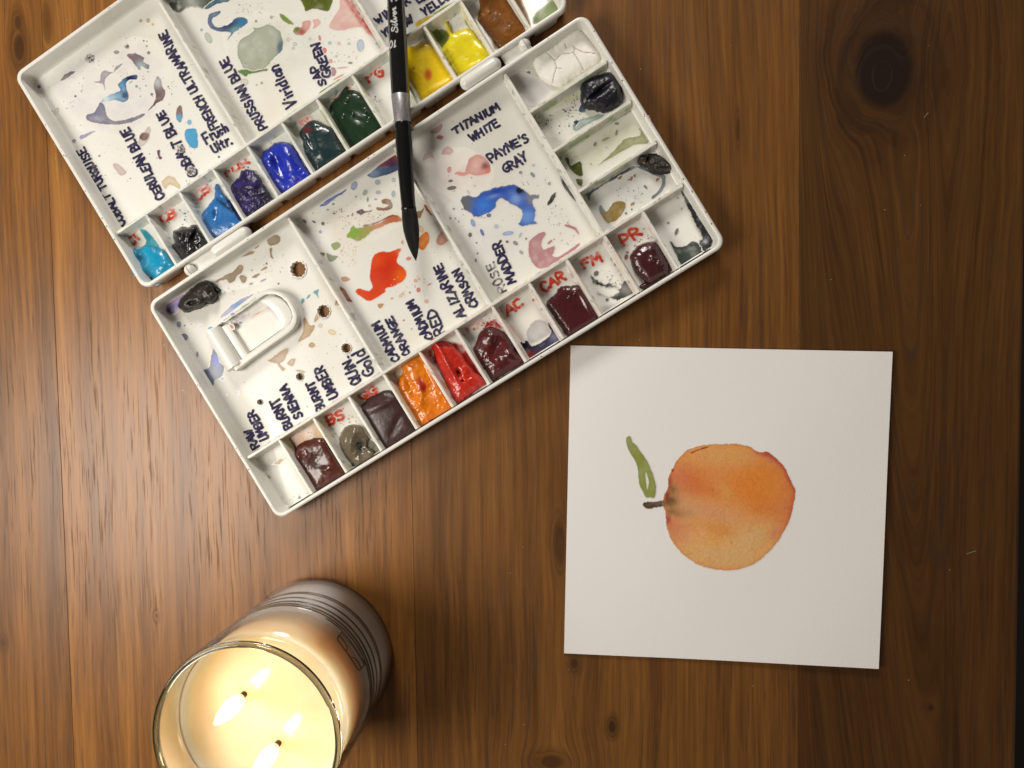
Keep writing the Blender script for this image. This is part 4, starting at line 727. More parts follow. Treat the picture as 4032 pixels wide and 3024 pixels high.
stain(B_, 9, [(630, 470), (780, 370), (900, 300), (960, 310), (1035, 480), (1060, 520), (940, 500), (830, 525), (730, 600), (720, 720), (640, 600), (700, 540)], (.60, .36, .14), .75, None, lambda c: (c.spot(cp(9, (670, 600)), 30, (.2, .03, .01), 1.3), c.spot(cp(9, (860, 440)), 22, (.78, .66, .6), .9), c.spot(cp(9, (780, 540)), 30, (.5, .2, .07), .8)), 'rusty wash above the burnt sienna paint', mottle=.8, soft=4)
stain(B_, 9, [(1230, 620), (1300, 760), (1420, 790), (1560, 700), (1655, 620), (1600, 540), (1500, 480), (1500, 600), (1560, 640), (1540, 700), (1400, 780), (1300, 700)], (.10, .085, .04), .92, (.04, .035, .02), soft=3)
stain(B_, 9, [(1200, 640), (1260, 700), (1400, 800), (1320, 850), (1260, 820)], (.05, .06, .05), .8, None, jit=9, js=6, mottle=1.2)
stain(B_, 9, [(470, 775), (520, 740), (560, 705), (605, 715), (570, 750), (540, 775), (500, 770)], (.42, .28, .1), .8, None, jit=6, js=6); stain(B_, 9, [(330, 890), (360, 860), (420, 880), (450, 920), (400, 950), (360, 945)], (.30, .18, .05), .85, None, soft=4); stain(B_, 9, [(565, 1240), (600, 1225), (650, 1260), (610, 1272)], (.03, .03, .025), .95, jit=5, js=6); stain(B_, 9, [(755, 1130), (780, 1110), (785, 1140), (765, 1150)], (.15, .16, .16), .9, jit=5, js=6)
splatter(B_, 9, [(280, 640), (440, 800)], 20, [(.6, .08, .07)], 1, 4, 51, .8); splatter(B_, 9, [(440, 1080), (860, 1200)], 26, [(.2, .2, .12), (.5, .35, .1)], 1, 4, 52, .8); splatter(B_, 9, [(1120, 160), (1440, 460)], 60, [(.35, .2, .08), (.5, .45, .2)], 1, 4.4, 53, .8); splatter(B_, 9, [(640, 330), (1000, 500)], 60, [(.25, .3, .06), (.6, .2, .1)], 1, 4.4, 54, .8)
stain(B_, 3, [(1260, 600), (1300, 570), (1360, 600), (1400, 670), (1480, 730), (1560, 750), (1480, 770), (1380, 700), (1320, 620)], (.76, .74, .66), .9, (.6, .58, .52), None, jit=8, js=6, soft=3)
stain(B_, 3, [(1250, 650), (1290, 620), (1300, 650), (1270, 670)], (.05, .05, .05), .9, jit=6, js=5); stain(B_, 3, [(1255, 800), (1290, 775), (1320, 750), (1325, 790), (1300, 820)], (.12, .12, .14), .85, jit=8, js=5); stain(B_, 3, [(1150, 640), (1400, 720), (1470, 800), (1330, 900), (1230, 820)], (.56, .55, .57), .6, None, soft=14)

# ------------------------------------------------------------------ handwriting
G = {'A': [[(0, 0), (.45, 1), (.85, 0)], [(.15, .38), (.72, .38)]], 'B': [[(.08, 0), (.08, 1), (.6, .95), (.68, .72), (.5, .54), (.1, .52)], [(.5, .54), (.75, .4), (.72, .12), (.5, 0), (.05, 0)]],
     'C': [[(.8, .85), (.5, 1), (.15, .75), (.08, .4), (.25, .08), (.55, 0), (.8, .14)]], 'D': [[(.08, 0), (.08, 1), (.5, .92), (.8, .6), (.75, .25), (.45, .02), (.04, 0)]], 'E': [[(.75, 1), (.1, 1), (.1, 0), (.78, 0)], [(.1, .52), (.62, .52)]],
     'F': [[(.78, 1), (.1, 1), (.1, 0)], [(.1, .52), (.6, .52)]], 'G': [[(.8, .88), (.5, 1), (.15, .75), (.08, .38), (.3, .05), (.62, .03), (.8, .25), (.8, .45), (.5, .45)]], 'H': [[(.08, 1), (.08, 0)], [(.75, 1), (.75, 0)], [(.08, .5), (.75, .5)]],
     'I': [[(.3, 1), (.3, 0)]], 'L': [[(.12, 1), (.12, 0), (.7, 0)]], 'M': [[(.02, 0), (.12, 1), (.45, .35), (.78, 1), (.9, 0)]], 'N': [[(.06, 0), (.1, 1), (.7, 0), (.76, 1)]], 'O': [[(.45, 1), (.12, .75), (.1, .3), (.4, 0), (.72, .2), (.76, .65), (.45, 1)]],
     'P': [[(.1, 0), (.1, 1), (.6, .96), (.75, .72), (.55, .48), (.1, .46)]], 'Q': [[(.45, 1), (.12, .75), (.1, .3), (.4, 0), (.72, .2), (.76, .65), (.45, 1)], [(.5, .3), (.85, -.08)]], 'R': [[(.1, 0), (.1, 1), (.6, .96), (.72, .74), (.5, .52), (.1, .48)], [(.35, .5), (.8, 0)]],
     'S': [[(.72, .88), (.45, 1), (.15, .82), (.25, .58), (.6, .44), (.72, .2), (.45, 0), (.1, .12)]], 'T': [[(.0, 1), (.82, 1)], [(.42, 1), (.38, 0)]], 'U': [[(.1, 1), (.1, .25), (.35, 0), (.65, .1), (.75, .35), (.75, 1)]], 'V': [[(.05, 1), (.42, 0), (.8, 1)]],
     'W': [[(.0, 1), (.22, 0), (.45, .7), (.68, 0), (.92, 1)]], 'Y': [[(.05, 1), (.4, .5), (.78, 1)], [(.4, .5), (.36, 0)]], 'Z': [[(.08, 1), (.75, 1), (.1, 0), (.78, 0)]], "'": [[(.25, 1.1), (.2, .8)]], '.': [[(.2, .02), (.25, .06)]], ',': [[(.2, .05), (.1, -.15)]],
     'i': [[(.25, .55), (.25, 0)], [(.25, .82), (.27, .84)]], 'r': [[(.12, .6), (.14, 0)], [(.14, .35), (.35, .58), (.55, .55)]], 'd': [[(.6, .5), (.3, .58), (.1, .3), (.25, 0), (.55, .1)], [(.62, 1.0), (.6, 0)]], 'a': [[(.6, .5), (.3, .58), (.1, .3), (.25, 0), (.55, .15)], [(.62, .58), (.64, 0)]],
     'n': [[(.1, .58), (.12, 0)], [(.12, .38), (.35, .58), (.55, .45), (.56, 0)]], 'o': [[(.35, .58), (.1, .4), (.15, .05), (.45, 0), (.6, .3), (.35, .58)]], 'l': [[(.25, 1), (.22, 0)]], 'u': [[(.1, .58), (.12, .1), (.35, 0), (.58, .2)], [(.6, .58), (.62, 0)]], 'c': [[(.55, .5), (.3, .58), (.1, .3), (.25, .02), (.55, .08)]],
     'h': [[(.1, 1), (.12, 0)], [(.12, .38), (.35, .58), (.55, .45), (.56, 0)]], 't': [[(.3, .95), (.28, .1), (.5, 0)], [(.08, .62), (.55, .62)]], '1': [[(.2, .8), (.42, 1), (.42, 0)]], '0': [[(.45, 1), (.15, .75), (.12, .3), (.42, 0), (.72, .25), (.74, .7), (.45, 1)]]}
def glyphs(s, rg, jit=.05):
    out = []; x = 0
    for ch in s:
        if ch == ' ': x += .6; continue
        wdt = {'I': .55, 'i': .45, 'l': .45, "'": .35, '.': .4, 'M': 1.05, 'W': 1.05, 'r': .6}.get(ch, .92 if ch.isupper() else .75)
        dy = rg.normal(0, .05); sc = 1+rg.normal(0, .06); sl = rg.normal(0, .05)
        for st in G[ch]:
            p = np.array(st, float)*np.array([.95, sc])+rg.normal(0, jit, (len(st), 2))*.7; p[:, 0] += x+p[:, 1]*sl; p[:, 1] += dy
            out.append(smooth(p, 4, False) if len(p) > 2 and ch in 'BCDGOPQRSU0adouchnr' else p)
        x += wdt
    return out, x
def write(tr, s, a, b, cap, wd=10.5, col=INK, alpha=1.0, z=ZF, mat=None, name='handwritten_label', where=None, mottle=.14, jit=.05, slant=0, label=None, base=PLAST, wob=.25, fixed=None):
    rg = np.random.default_rng(abs(hash(s)) % 1 + len(s)*31+int(a[0]))
    st, L = (fixed if fixed else glyphs(s, rg, jit)); a = np.array(a, float); b = np.array(b, float); d = b-a; n = np.array([d[1], -d[0]])/np.linalg.norm(d)   # n: up for a left-to-right reader
    pl = [a+np.outer(p[:, 0]/L, d)+np.outer(p[:, 1]*cap, n) for p in st]
    lo, hi = bbox(pl, wd); c = Canvas(lo, hi, 1.9, base); c.stroke(pl, wd, col, alpha, seed=int(a[1]) % 50, mottle=mottle, wob=wob)
    if mottle: # darker ends where the pen rested
        for p in pl: c.dot(p[-1], wd*.5, tuple(q*.6 for q in col), .6)
    return c.build(name, mat or M_ink, tr, where or at_z(z), label or f'handwritten word {s}')
for s, a, b, cap in (("COBALT TURQUISE", (497, 884), (330, 575), 30), ("CERULEAN BLUE", (650, 776), (503, 498), 34), ("COBALT BLUE", (778, 686), (642, 432), 34), ("FRENCH ULTRAMARINE", (864, 502), (648, 118), 34),
                     ("Fruch", (812, 566), (905, 512), 36), ("Ultr.", (843, 606), (918, 562), 34), ("PRUSSIAN BLUE", (1051, 502), (893, 222), 34), ("Viridian", (1170, 412), (1093, 248), 42), ("SAP", (1286, 330), (1243, 250), 34), ("GREEN", (1306, 296), (1252, 163), 34),
                     ("WINSOR", (1488, 95), (1620, 8), 28), ("YELLOW", (1512, 146), (1632, 84), 28), ("LEMON", (1648, 14), (1750, -50), 28), ("YELLOW", (1672, 62), (1800, -22), 30)):
    write(A_, s, a, b, cap, 10 if len(s) > 14 else 10.6)
for s, a, b, cap in (("RAW", (1021, 1758), (985, 1685), 30), ("UMBER", (1056, 1728), (998, 1612), 34), ("BURNT", (1153, 1682), (1094, 1562), 32), ("SIENNA", (1191, 1640), (1127, 1510), 32), ("BURNT", (1283, 1610), (1229, 1496), 32), ("UMBER", (1331, 1558), (1270, 1436), 34),
                     ("QUiN.", (1428, 1502), (1370, 1400), 40), ("Gold", (1481, 1468), (1430, 1370), 46), ("CADMIUM", (1575, 1418), (1492, 1258), 30), ("ORANGE", (1618, 1392), (1542, 1240), 30), ("CADMIUM", (1704, 1332), (1628, 1176), 32), ("RED", (1752, 1312), (1713, 1212), 34), ("ALIZARINE", (1834, 1244), (1735, 1034), 34), ("CRMSON", (1885, 1202), (1806, 1052), 32),
                     ("TITANIUM", (1792, 528), (1974, 430), 26), ("WHITE", (1858, 556), (1972, 492), 28), ("PAYNE'S", (1932, 640), (2088, 552), 32), ("GRAY", (1990, 684), (2084, 626), 36), ("MADDER", (2032, 1106), (1968, 944), 32)):
    write(B_, s, a, b, cap, 10.6)
write(B_, "ROSE", (1997, 1146), (1940, 1026), 34, 8.5, (.07, .062, .08), .75, mottle=.7)
RED = (.62, .055, .018)
for tr, s, a, b, cap, al, mo in ((A_, "CT", (520, 968), (556, 930), 34, .9, .5), (A_, "CB", (636, 878), (702, 850), 34, .8, .7), (A_, "CB", (770, 790), (840, 752), 34, .65, 1.0), (A_, "FUR", (888, 700), (985, 640), 26, .85, .9), (A_, "VG", (1180, 500), (1230, 470), 30, .5, 1.1), (A_, "SG", (1305, 395), (1385, 350), 28, .7, .9), (A_, "PG", (1450, 325), (1518, 290), 36, .85, .5),
                                 (A_, "VY", (1712, 115), (1785, 80), 24, .5, 1.0), (B_, "BS", (1296, 1674), (1364, 1636), 34, .95, .25), (B_, "QG", (1424, 1580), (1494, 1536), 30, .9, .4), (B_, "CAR", (2138, 1152), (2232, 1100), 36, .97, .15), (B_, "AC", (2000, 1246), (2068, 1200), 34, .85, .6), (B_, "RM", (1842, 1312), (1912, 1270), 26, .45, 1.0), (B_, "CR", (1678, 1412), (1720, 1386), 22, .5, 1.0),
                                 (B_, "FM", (2298, 1058), (2376, 1020), 34, .9, .5), (B_, "PR", (2452, 968), (2532, 920), 38, .98, .15)):
    write(tr, s, a, b, cap, 12.5, RED, al, mottle=mo, label=f'red initials {s}')

# ------------------------------------------------------------------ mounds of paint
def mound(tr, k, pts, col, hgt, mat, label, edge_px=26, ridge=.16, rs=30., c2=None, dents=(), jit=4, seed=None, floor=ZF, extra=None, var=.35, lift=0.0):
    p = cp(k, pts); lo, hi = bbox([p], 16); c = Canvas(lo, hi, 3.0); seed = seed or int(p[0, 0]) % 89
    q = smooth(p, 5); n1 = noise(c.X/12, c.Y/12, seed+1)-.5; n2 = noise(c.X/12, c.Y/12, seed+2)-.5
    d = sdf(c.X+n1*2*jit, c.Y+n2*2*jit, q)
    d = d+5.5
    prof = 1-np.exp(-np.maximum(d, 0)/edge_px*1.6)
    warp = noise(c.X/rs/1.3+1.2*n1, c.Y/rs/1.3+1.2*n2, seed+7, 2)
    h = hgt*prof*(1+ridge*1.1*(warp-.5))+hgt*.35*sstep(0, 4, d)
    for (x, y, r, amt, *ry) in dents:
        e = cp(k, (x, y)); s_ = CROP[k][2]; rx = r/s_; ry_ = (ry[0]/s_ if ry else rx); an = ry[1] if len(ry) > 1 else 0
        ca, sa = math.cos(an), math.sin(an); u_ = ((c.X-e[0])*ca+(c.Y-e[1])*sa)/rx; v_ = (-(c.X-e[0])*sa+(c.Y-e[1])*ca)/ry_
        h = h+amt*hgt*np.exp(-(u_*u_+v_*v_))*sstep(-2, 10, d)
    h = np.where(d > 0, h, np.maximum(-0.0006, d*0.00012))
    t = noise(c.X/22, c.Y/22, seed+20, 4)
    c.c = np.ones_like(c.c)*np.asarray(col)
    c.c = mixc(c.c, c2 if c2 else tuple(q_*.55 for q_ in col), sstep(.45, .75, t)*var)
    c.a = sstep(-9, -3, d)
    if extra: h2 = extra(c, d, h, k); h = h if h2 is None else h2
    hh = h.ravel()
    return c.build('paint_mound', mat, tr, lambda x, y, u: P(x, y, floor+lift+hh[u]), label, keep=d > -6)
def cracks(lines, wd, col, depth):
    def f(c, d, h, k):
        dd = segdist(c.X, c.Y, np.concatenate([cp(k, l)[:-1] for l in lines]), np.concatenate([cp(k, l)[1:] for l in lines])); m_ = sstep(wd, wd*.3, dd)
        c.c = mixc(c.c, col, m_*.85); return h-depth*m_
    return f
def tint(lst, base=None):
    def f(c, d, h, k):
        for (x, y, r, col, a, *ry) in lst:
            e = cp(k, (x, y)); s_ = CROP[k][2]; rx = r/s_; ry_ = ry[0]/s_ if ry else rx; an = ry[1] if len(ry) > 1 else 0
            ca, sa = math.cos(an), math.sin(an); u_ = ((c.X-e[0])*ca+(c.Y-e[1])*sa)/rx; v_ = (-(c.X-e[0])*sa+(c.Y-e[1])*ca)/ry_
            c.c = mixc(c.c, col, np.clip(np.exp(-(u_*u_+v_*v_)**2)*a, 0, 1))
        return base(c, d, h, k) if base else None
    return f
mound(A_, 5, [(330, 850), (400, 830), (470, 840), (520, 855), (560, 890), (600, 950), (650, 1000), (590, 1040), (540, 1070), (480, 1130), (440, 1090), (390, 1070), (340, 1072), (290, 1030), (265, 950), (280, 890), (280, 850), (300, 860)], (.004, .27, .47), .0032, M_wet, 'glossy turquoise paint', dents=[(345, 940, 45, -.9, 60), (520, 1000, 60, .4)], c2=(.0, .17, .33))
mound(A_, 5, [(390, 1110), (420, 1070), (455, 1090), (450, 1140), (420, 1130)], (.006, .012, .014), .001, M_dry, 'black chip beside the turquoise paint', 8)
mound(A_, 5, [(640, 700), (700, 660), (760, 670), (800, 640), (830, 680), (870, 740), (910, 830), (850, 880), (800, 910), (730, 940), (690, 890), (650, 850), (615, 815), (645, 790), (635, 740)], (.011, .011, .012), .0045, M_wet, 'wrinkled black paint', ridge=.6, rs=18, dents=[(690, 720, 40, .5), (740, 870, 50, .5), (790, 740, 14, -.8, 60, .4)])
mound(A_, 5, [(1003, 285), (1040, 350), (1075, 400), (1110, 450), (1180, 560), (1215, 620), (1170, 660), (1080, 720), (960, 745), (900, 700), (865, 620), (870, 560), (930, 480), (985, 420), (1000, 360)], (.02, .13, .38), .0024, M_wet, 'mid blue paint with a pointed tip', dents=[(1000, 540, 34, -.9, 50)], c2=(.05, .22, .52), extra=tint([(1090, 470, 18, (.005, .03, .07), .9, 120, -.95)]))
mound(A_, 5, [(1240, 165), (1320, 180), (1370, 230), (1400, 290), (1430, 330), (1480, 400), (1510, 430), (1400, 490), (1300, 560), (1240, 590), (1180, 540), (1150, 470), (1115, 380), (1130, 310), (1190, 240)], (.013, .007, .055), .0035, M_dry, 'crusty dark violet paint', ridge=.5, rs=16, c2=(.05, .03, .22), var=.6, jit=7, extra=tint([(1440, 400, 60, (.004, .004, .006), .8, 110, -.6)]))
mound(A_, 2, [(590, 1290), (650, 1250), (740, 1262), (800, 1320), (850, 1420), (930, 1540), (850, 1610), (760, 1659), (680, 1670), (600, 1600), (570, 1540), (530, 1460), (515, 1390), (535, 1330)], (.012, .028, .40), .0038, M_wet, 'bright ultramarine paint', dents=[(650, 1420, 40, -.8, 120, -.5), (740, 1380, 60, .45, 110, -.5), (570, 1380, 40, .3)], c2=(.004, .01, .16), extra=tint([(835, 1592, 16, (.7, .08, .04), 1, 10)]))
mound(A_, 2, [(900, 1090), (970, 1060), (1050, 1100), (1120, 1130), (1170, 1230), (1235, 1320), (1150, 1390), (1050, 1470), (980, 1505), (930, 1430), (890, 1340), (880, 1230), (850, 1160)], (.010, .030, .036), .003, M_wet, 'dark teal paint with a maroon spot', dents=[(1000, 1300, 90, .5, 60, .9), (940, 1240, 24, -.7, 80, -.5)], extra=tint([(905, 1130, 45, (.10, .02, .025), 1, 34)]))
mound(A_, 2, [(1272, 690), (1245, 790), (1310, 800), (1390, 840), (1450, 930), (1560, 1105), (1450, 1190), (1280, 1295), (1230, 1240), (1170, 1130), (1110, 1010), (1130, 900), (1190, 840), (1225, 780)], (.008, .032, .012), .0022, M_wet, 'dark sap green paint', dents=[(1245, 875, 16, .9), (1415, 970, 18, 1.0), (1300, 1000, 10, .8), (1435, 1040, 12, .7), (1340, 1020, 90, -.4, 40, .5), (1220, 1010, 10, .6)], edge_px=16)
mound(A_, 3, [(225, 430), (300, 410), (380, 378), (450, 400), (520, 480), (580, 570), (645, 690), (560, 760), (440, 840), (370, 872), (330, 800), (270, 690), (215, 560)], (.86, .60, .008), .0016, M_wet, 'warm yellow paint with a red spot', ridge=.15, c2=(.78, .52, .008), edge_px=12, dents=[(290, 597, 12, -.9), (520, 740, 120, .6, 20, -.5), (605, 655, 12, .9)], extra=tint([(410, 650, 34, (.66, .12, .008), 1, 52)]))
mound(A_, 3, [(565, 195), (600, 260), (625, 300), (720, 262), (800, 280), (850, 340), (930, 400), (960, 470), (900, 530), (790, 600), (690, 662), (640, 600), (580, 500), (545, 440), (570, 380), (608, 325), (585, 260)], (.74, .63, .010), .0024, M_wet, 'lemon yellow paint', c2=(.60, .47, .006), edge_px=16, dents=[(870, 430, 60, .6), (700, 440, 80, -.2), (820, 560, 80, .5, 16, -.5)])
mound(A_, 3, [(870, 0), (900, -90), (1060, -110), (1120, 0), (1180, 60), (1230, 150), (1290, 245), (1200, 310), (1080, 390), (1030, 400), (970, 320), (890, 220), (855, 160), (880, 80)], (.17, .058, .006), .0018, M_wet, 'amber brown paint', ridge=.3, c2=(.30, .10, .008), edge_px=20, dents=[(1050, 120, 100, -.5, 170, -.4), (1240, 200, 40, .4)])
mound(B_, 9, [(830, 530), (950, 500), (1050, 510), (1100, 590), (1170, 700), (1262, 850), (1250, 890), (1150, 960), (1000, 1050), (930, 1070), (880, 970), (800, 850), (715, 720), (720, 640), (770, 570)], (.085, .018, .011), .003, M_wet, 'burnt sienna paint', ridge=.2, rs=45, dents=[(960, 740, 110, -.35), (1060, 830, 50, .5, 30), (750, 690, 40, .3)], extra=tint([(970, 740, 100, (.045, .032, .02), .7)]))
mound(B_, 9, [(1290, 370), (1370, 350), (1440, 380), (1470, 430), (1505, 500), (1490, 590), (1560, 640), (1560, 700), (1480, 750), (1410, 780), (1340, 730), (1270, 650), (1225, 560), (1230, 470)], (.14, .11, .068), .0042, M_wet, 'grey-brown wrinkled lump of paint', ridge=.5, rs=24, dents=[(1440, 570, 50, -.7, 80, -.2), (1340, 500, 30, .4, 90, .2)], extra=tint([(1435, 570, 55, (.022, .022, .026), .85, 70)]))
mound(B_, 9, [(1510, 80), (1620, 10), (1720, -20), (1820, 0), (1880, 80), (1960, 230), (2048, 380), (1930, 480), (1800, 570), (1720, 602), (1660, 560), (1590, 450), (1510, 300), (1440, 180)], (.050, .020, .020), .0034, M_dry, 'smooth dark maroon-brown paint', ridge=.12, rs=60, dents=[(1650, 130, 140, .25, 40, -.4), (1830, 330, 40, -.3, 150, .5)])
mound(B_, 8, [(630, 950), (690, 925), (760, 895), (800, 870), (850, 970), (920, 1090), (1000, 1200), (1078, 1310), (1040, 1370), (920, 1440), (820, 1500), (780, 1500), (720, 1400), (650, 1290), (600, 1180), (605, 1090), (645, 1030)], (.70, .185, .003), .0032, M_wet, 'thick orange paint with a red fleck', ridge=.45, rs=22, c2=(.58, .12, .002), dents=[(690, 1130, 30, -.6, 120, -.4), (900, 1080, 16, .6, 160, -.5), (860, 1240, 60, -.3), (780, 1300, 40, .4)], extra=tint([(795, 1140, 34, (.36, .015, .006), 1, 68, -.4), (815, 1165, 24, (.36, .015, .006), 1, 36), (885, 1445, 26, (.015, .008, .004), 1, 7, -.35)]))
mound(B_, 8, [(905, 745), (970, 765), (1060, 800), (1120, 860), (1180, 950), (1260, 1040), (1345, 1110), (1280, 1170), (1180, 1250), (1110, 1290), (1050, 1200), (1000, 1080), (940, 950), (915, 850), (870, 790)], (.52, .022, .010), .0042, M_wet, 'shiny cadmium red paint', ridge=.25, rs=34, c2=(.36, .012, .006), dents=[(1010, 940, 24, .5, 170, -.5), (1120, 1040, 18, -.8, 34, -.3), (1155, 1105, 8, -1), (1200, 990, 50, .3)], extra=tint([(1120, 1040, 16, (.2, .01, .01), .9, 32, -.3), (970, 1090, 20, (.25, .012, .008), .6, 150, -.5)]))
mound(B_, 8, [(1310, 690), (1380, 645), (1460, 670), (1520, 710), (1570, 760), (1620, 850), (1692, 930), (1600, 990), (1480, 1060), (1415, 1095), (1370, 1030), (1300, 930), (1255, 840), (1290, 770)], (.072, .009, .011), .0036, M_wet, 'glossy dark alizarin red paint', ridge=.35, rs=40, dents=[(1400, 720, 50, .4), (1560, 880, 60, .5, 40), (1440, 830, 40, -.5, 90, .4)], c2=(.14, .008, .01), var=.5)
mound(B_, 10, [(525, 818), (620, 815), (700, 805), (760, 880), (840, 1010), (888, 1090), (850, 1130), (740, 1200), (640, 1260), (590, 1282), (540, 1210), (450, 1080), (385, 975), (460, 890)], (.062, .007, .011), .0028, M_wet, 'flat carmine paint filling its well', ridge=.08, rs=60, edge_px=14, dents=[(650, 870, 8, .5), (590, 910, 8, .5), (750, 960, 20, .3, 120, -.5)])
mound(B_, 10, [(1290, 410), (1380, 390), (1450, 410), (1480, 470), (1520, 540), (1545, 600), (1540, 680), (1440, 740), (1360, 768), (1290, 710), (1222, 620), (1195, 520), (1240, 450)], (.055, .009, .012), .0045, M_wet, 'domed dark purple-red paint', ridge=.15, rs=40, dents=[(1400, 540, 30, .35), (1470, 570, 30, .3)])
mound(B_, 10, [(1560, 590), (1590, 620), (1560, 680), (1480, 740), (1390, 780), (1330, 820), (1290, 810), (1340, 770), (1440, 740), (1530, 680)], (.06, .008, .01), .0012, M_wet, 'thin smear of purple-red paint', 10)
mound(B_, 3, [(1500, 420), (1640, 280), (1720, 262), (1780, 330), (1880, 440), (1905, 515), (1780, 600), (1650, 690), (1560, 740), (1470, 720), (1390, 660), (1350, 570), (1370, 490)], (.88, .86, .81), .0030, M_chalk, 'cracked white paint', ridge=.12, rs=50, c2=(.82, .78, .62), var=.3, extra=cracks([[(1440, 455), (1490, 500), (1515, 530), (1530, 590), (1510, 650), (1495, 720)], [(1515, 530), (1570, 470), (1680, 460), (1690, 420), (1675, 395)], [(1690, 420), (1760, 455), (1865, 465)], [(1680, 460), (1730, 540), (1765, 610)], [(1530, 590), (1570, 600)], [(1605, 380), (1615, 420)]], 2.0, (.34, .31, .27), .0005))
mound(B_, 3, [(1760, 720), (1820, 680), (1900, 660), (1990, 640), (2060, 700), (2095, 800), (2095, 880), (2040, 930), (1960, 970), (1850, 950), (1770, 920), (1750, 840)], (.010, .010, .017), .0048, M_dry, 'near-black paint lump with a crease', ridge=.2, rs=34, dents=[(1900, 800, 20, -.8, 110, .9), (2050, 780, 30, .4)])
mound(B_, 4, [(1370, 690), (1440, 700), (1530, 715), (1620, 745), (1652, 790), (1600, 825), (1500, 820), (1420, 770), (1370, 740)], (.022, .017, .014), .0048, M_dry, 'crumpled dark brown paint scrap against the wall', ridge=.7, rs=12, lift=.001, dents=[(1440, 720, 12, -.7, 40, .2)], extra=tint([(1405, 755, 14, (.5, .16, .08), .8, 8)]))
mound(B_, 11, [(395, 750), (430, 660), (520, 570), (620, 480), (720, 420), (800, 412), (870, 470), (900, 560), (930, 600), (900, 670), (850, 700), (770, 690), (720, 750), (600, 790), (480, 828), (430, 780)], (.026, .021, .016), .0052, M_dry, 'brown-black lump of dried paint', ridge=.3, rs=36, floor=ZF+.0003, dents=[(560, 720, 60, -.5, 30, -.2), (640, 730, 100, .35, 30, -.3), (680, 560, 70, -.25, 40, .4)])
mound(B_, 11, [(880, 520), (930, 510), (970, 525), (960, 555), (905, 560)], (.004, .014, .016), .0012, M_wet, 'black-green drop beside the lump', 7)

# ------------------------------------------------------------------ brush lying across the palette
ZB = 0.0186
brush = empty('paint_brush', tuple(P(1600, 600, ZB)))
tag(brush, 'black round watercolour brush with silver band lying across the palette', 'brush')
cl = [(-900, (1478, 50)), (-500, (1500, 62)), (0, (1558.5, 67)), (150, (1566, 70)), (375, (1577.5, 73))]
def bmat(name, col, rough, metal=0.0, **kw): return plain(name, col, rough, metal, **kw)
M_lac = bmat('black_lacquer', (.006, .006, .007), .13, nscale=300, namp=.2, Coat_Weight=.6)
M_band = bmat('silver_paint', (.36, .35, .36), .42, .65, nscale=900, namp=.18)
M_fer = bmat('black_ferrule', (.006, .006, .007), .22, .2, bscale=900, bamp=.00002)
def tube_px(name, secs, mat, z=ZB, n=28, cap=True):      # secs: (y, x centre, width) in pixels
    bm = bmesh.new(); ls = []
    pts = [P(x, y, z) for y, x, w_ in secs]
    for (y, x, w_), c in zip(secs, pts):
        r = w_/2*PXB; i = len(ls); a = pts[max(i-1, 0)]; b = pts[min(i+1, len(pts)-1)]; t = (b-a)/np.linalg.norm(b-a); sd = np.array([-t[1], t[0], 0])
        ls.append([bm.verts.new(tuple(c+sd*r*math.cos(q)+np.array([0, 0, r*math.sin(q)]))) for q in np.linspace(0, 2*math.pi, n+1)[:-1]])
    for a, b in zip(ls[:-1], ls[1:]):
        for i in range(n): j = (i+1) % n; bm.faces.new((a[i], a[j], b[j], b[i]))
    if cap: bm.faces.new(ls[0]); bm.faces.new(ls[-1][::-1])
    return sharp(frombm(name, bm, mat, brush), 50)
PXB = (H-ZB)/F*1.0
handle = tube_px('handle', [(-1000, 1497, 18), (-980, 1498.5, 26), (-700, 1519, 42), (-350, 1540, 58), (-100, 1553, 66), (0, 1558.5, 68), (120, 1564.5, 71), (240, 1570.5, 73), (340, 1575.5, 73), (376, 1577.3, 72)], M_lac)
tube_px('band', [(375, 1577.3, 72), (377, 1577.4, 74.5), (480, 1585.5, 65.5), (484, 1585.8, 64)], M_band)
tube_px('ferrule', [(482, 1585.6, 62), (486, 1586, 67), (500, 1587, 67.5), (512, 1587.5, 63), (530, 1588.5, 64.5), (560, 1590.5, 66), (600, 1593, 65), (680, 1598, 61.5), (760, 1604, 58), (812, 1608.5, 56), (818, 1609, 60), (826, 1610, 60), (830, 1610.4, 55)], M_fer)
M_hair, nt, b = newmat('bristle'); b.inputs['Base Color'].default_value = (.008, .008, .008, 1); b.inputs['Roughness'].default_value = .5; b.inputs['Specular IOR Level'].default_value = .25
g = nt.nodes.new('ShaderNodeTexCoord'); sp = nt.nodes.new('ShaderNodeSeparateXYZ'); nt.links.new(g.outputs['Object'], sp.inputs[0])
hn = tnoise(nt, vec(nt, (E(nt, sp.outputs[0])+E(nt, sp.outputs[1])*.08)*5200, E(nt, sp.outputs[1])*110, E(nt, sp.outputs[2])*5200), 1, 2)
bump(nt, b, hn, .9, .0009); nt.links.new(ramp(nt, hn, [(.35, (.004, .004, .004)), (.75, (.014, .013, .012))]), b.inputs['Base Color'])
tube_px('bristles', [(822, 1609.8, 56), (835, 1611.5, 59), (860, 1614, 63), (885, 1617, 64), (910, 1620, 62), (940, 1624.5, 54), (970, 1629, 42), (995, 1633, 27), (1012, 1635.6, 15), (1022, 1637, 6), (1027, 1638, 2)], M_hair)
capsulev = P(1586, 822, ZB)
def on_brush(x, y, u):                              # ray from the photo onto the upper side of the handle
    xs = np.interp(y, [0, 376], [1558.5, 1577.3]); ws = np.interp(y, [0, 120, 240, 376], [68, 71, 73, 72]); k = np.clip((x-xs)/(ws/2), -.98, .98)
    r = ws/2*PXB; return P(xs+k*ws/2, y, ZB)+np.stack([k*0, k*0, r*np.sqrt(1-k*k)+.00005], -1)*np.array([1, 1, 1])
M_print = attr('printed_silver', .4, Metallic=.2)
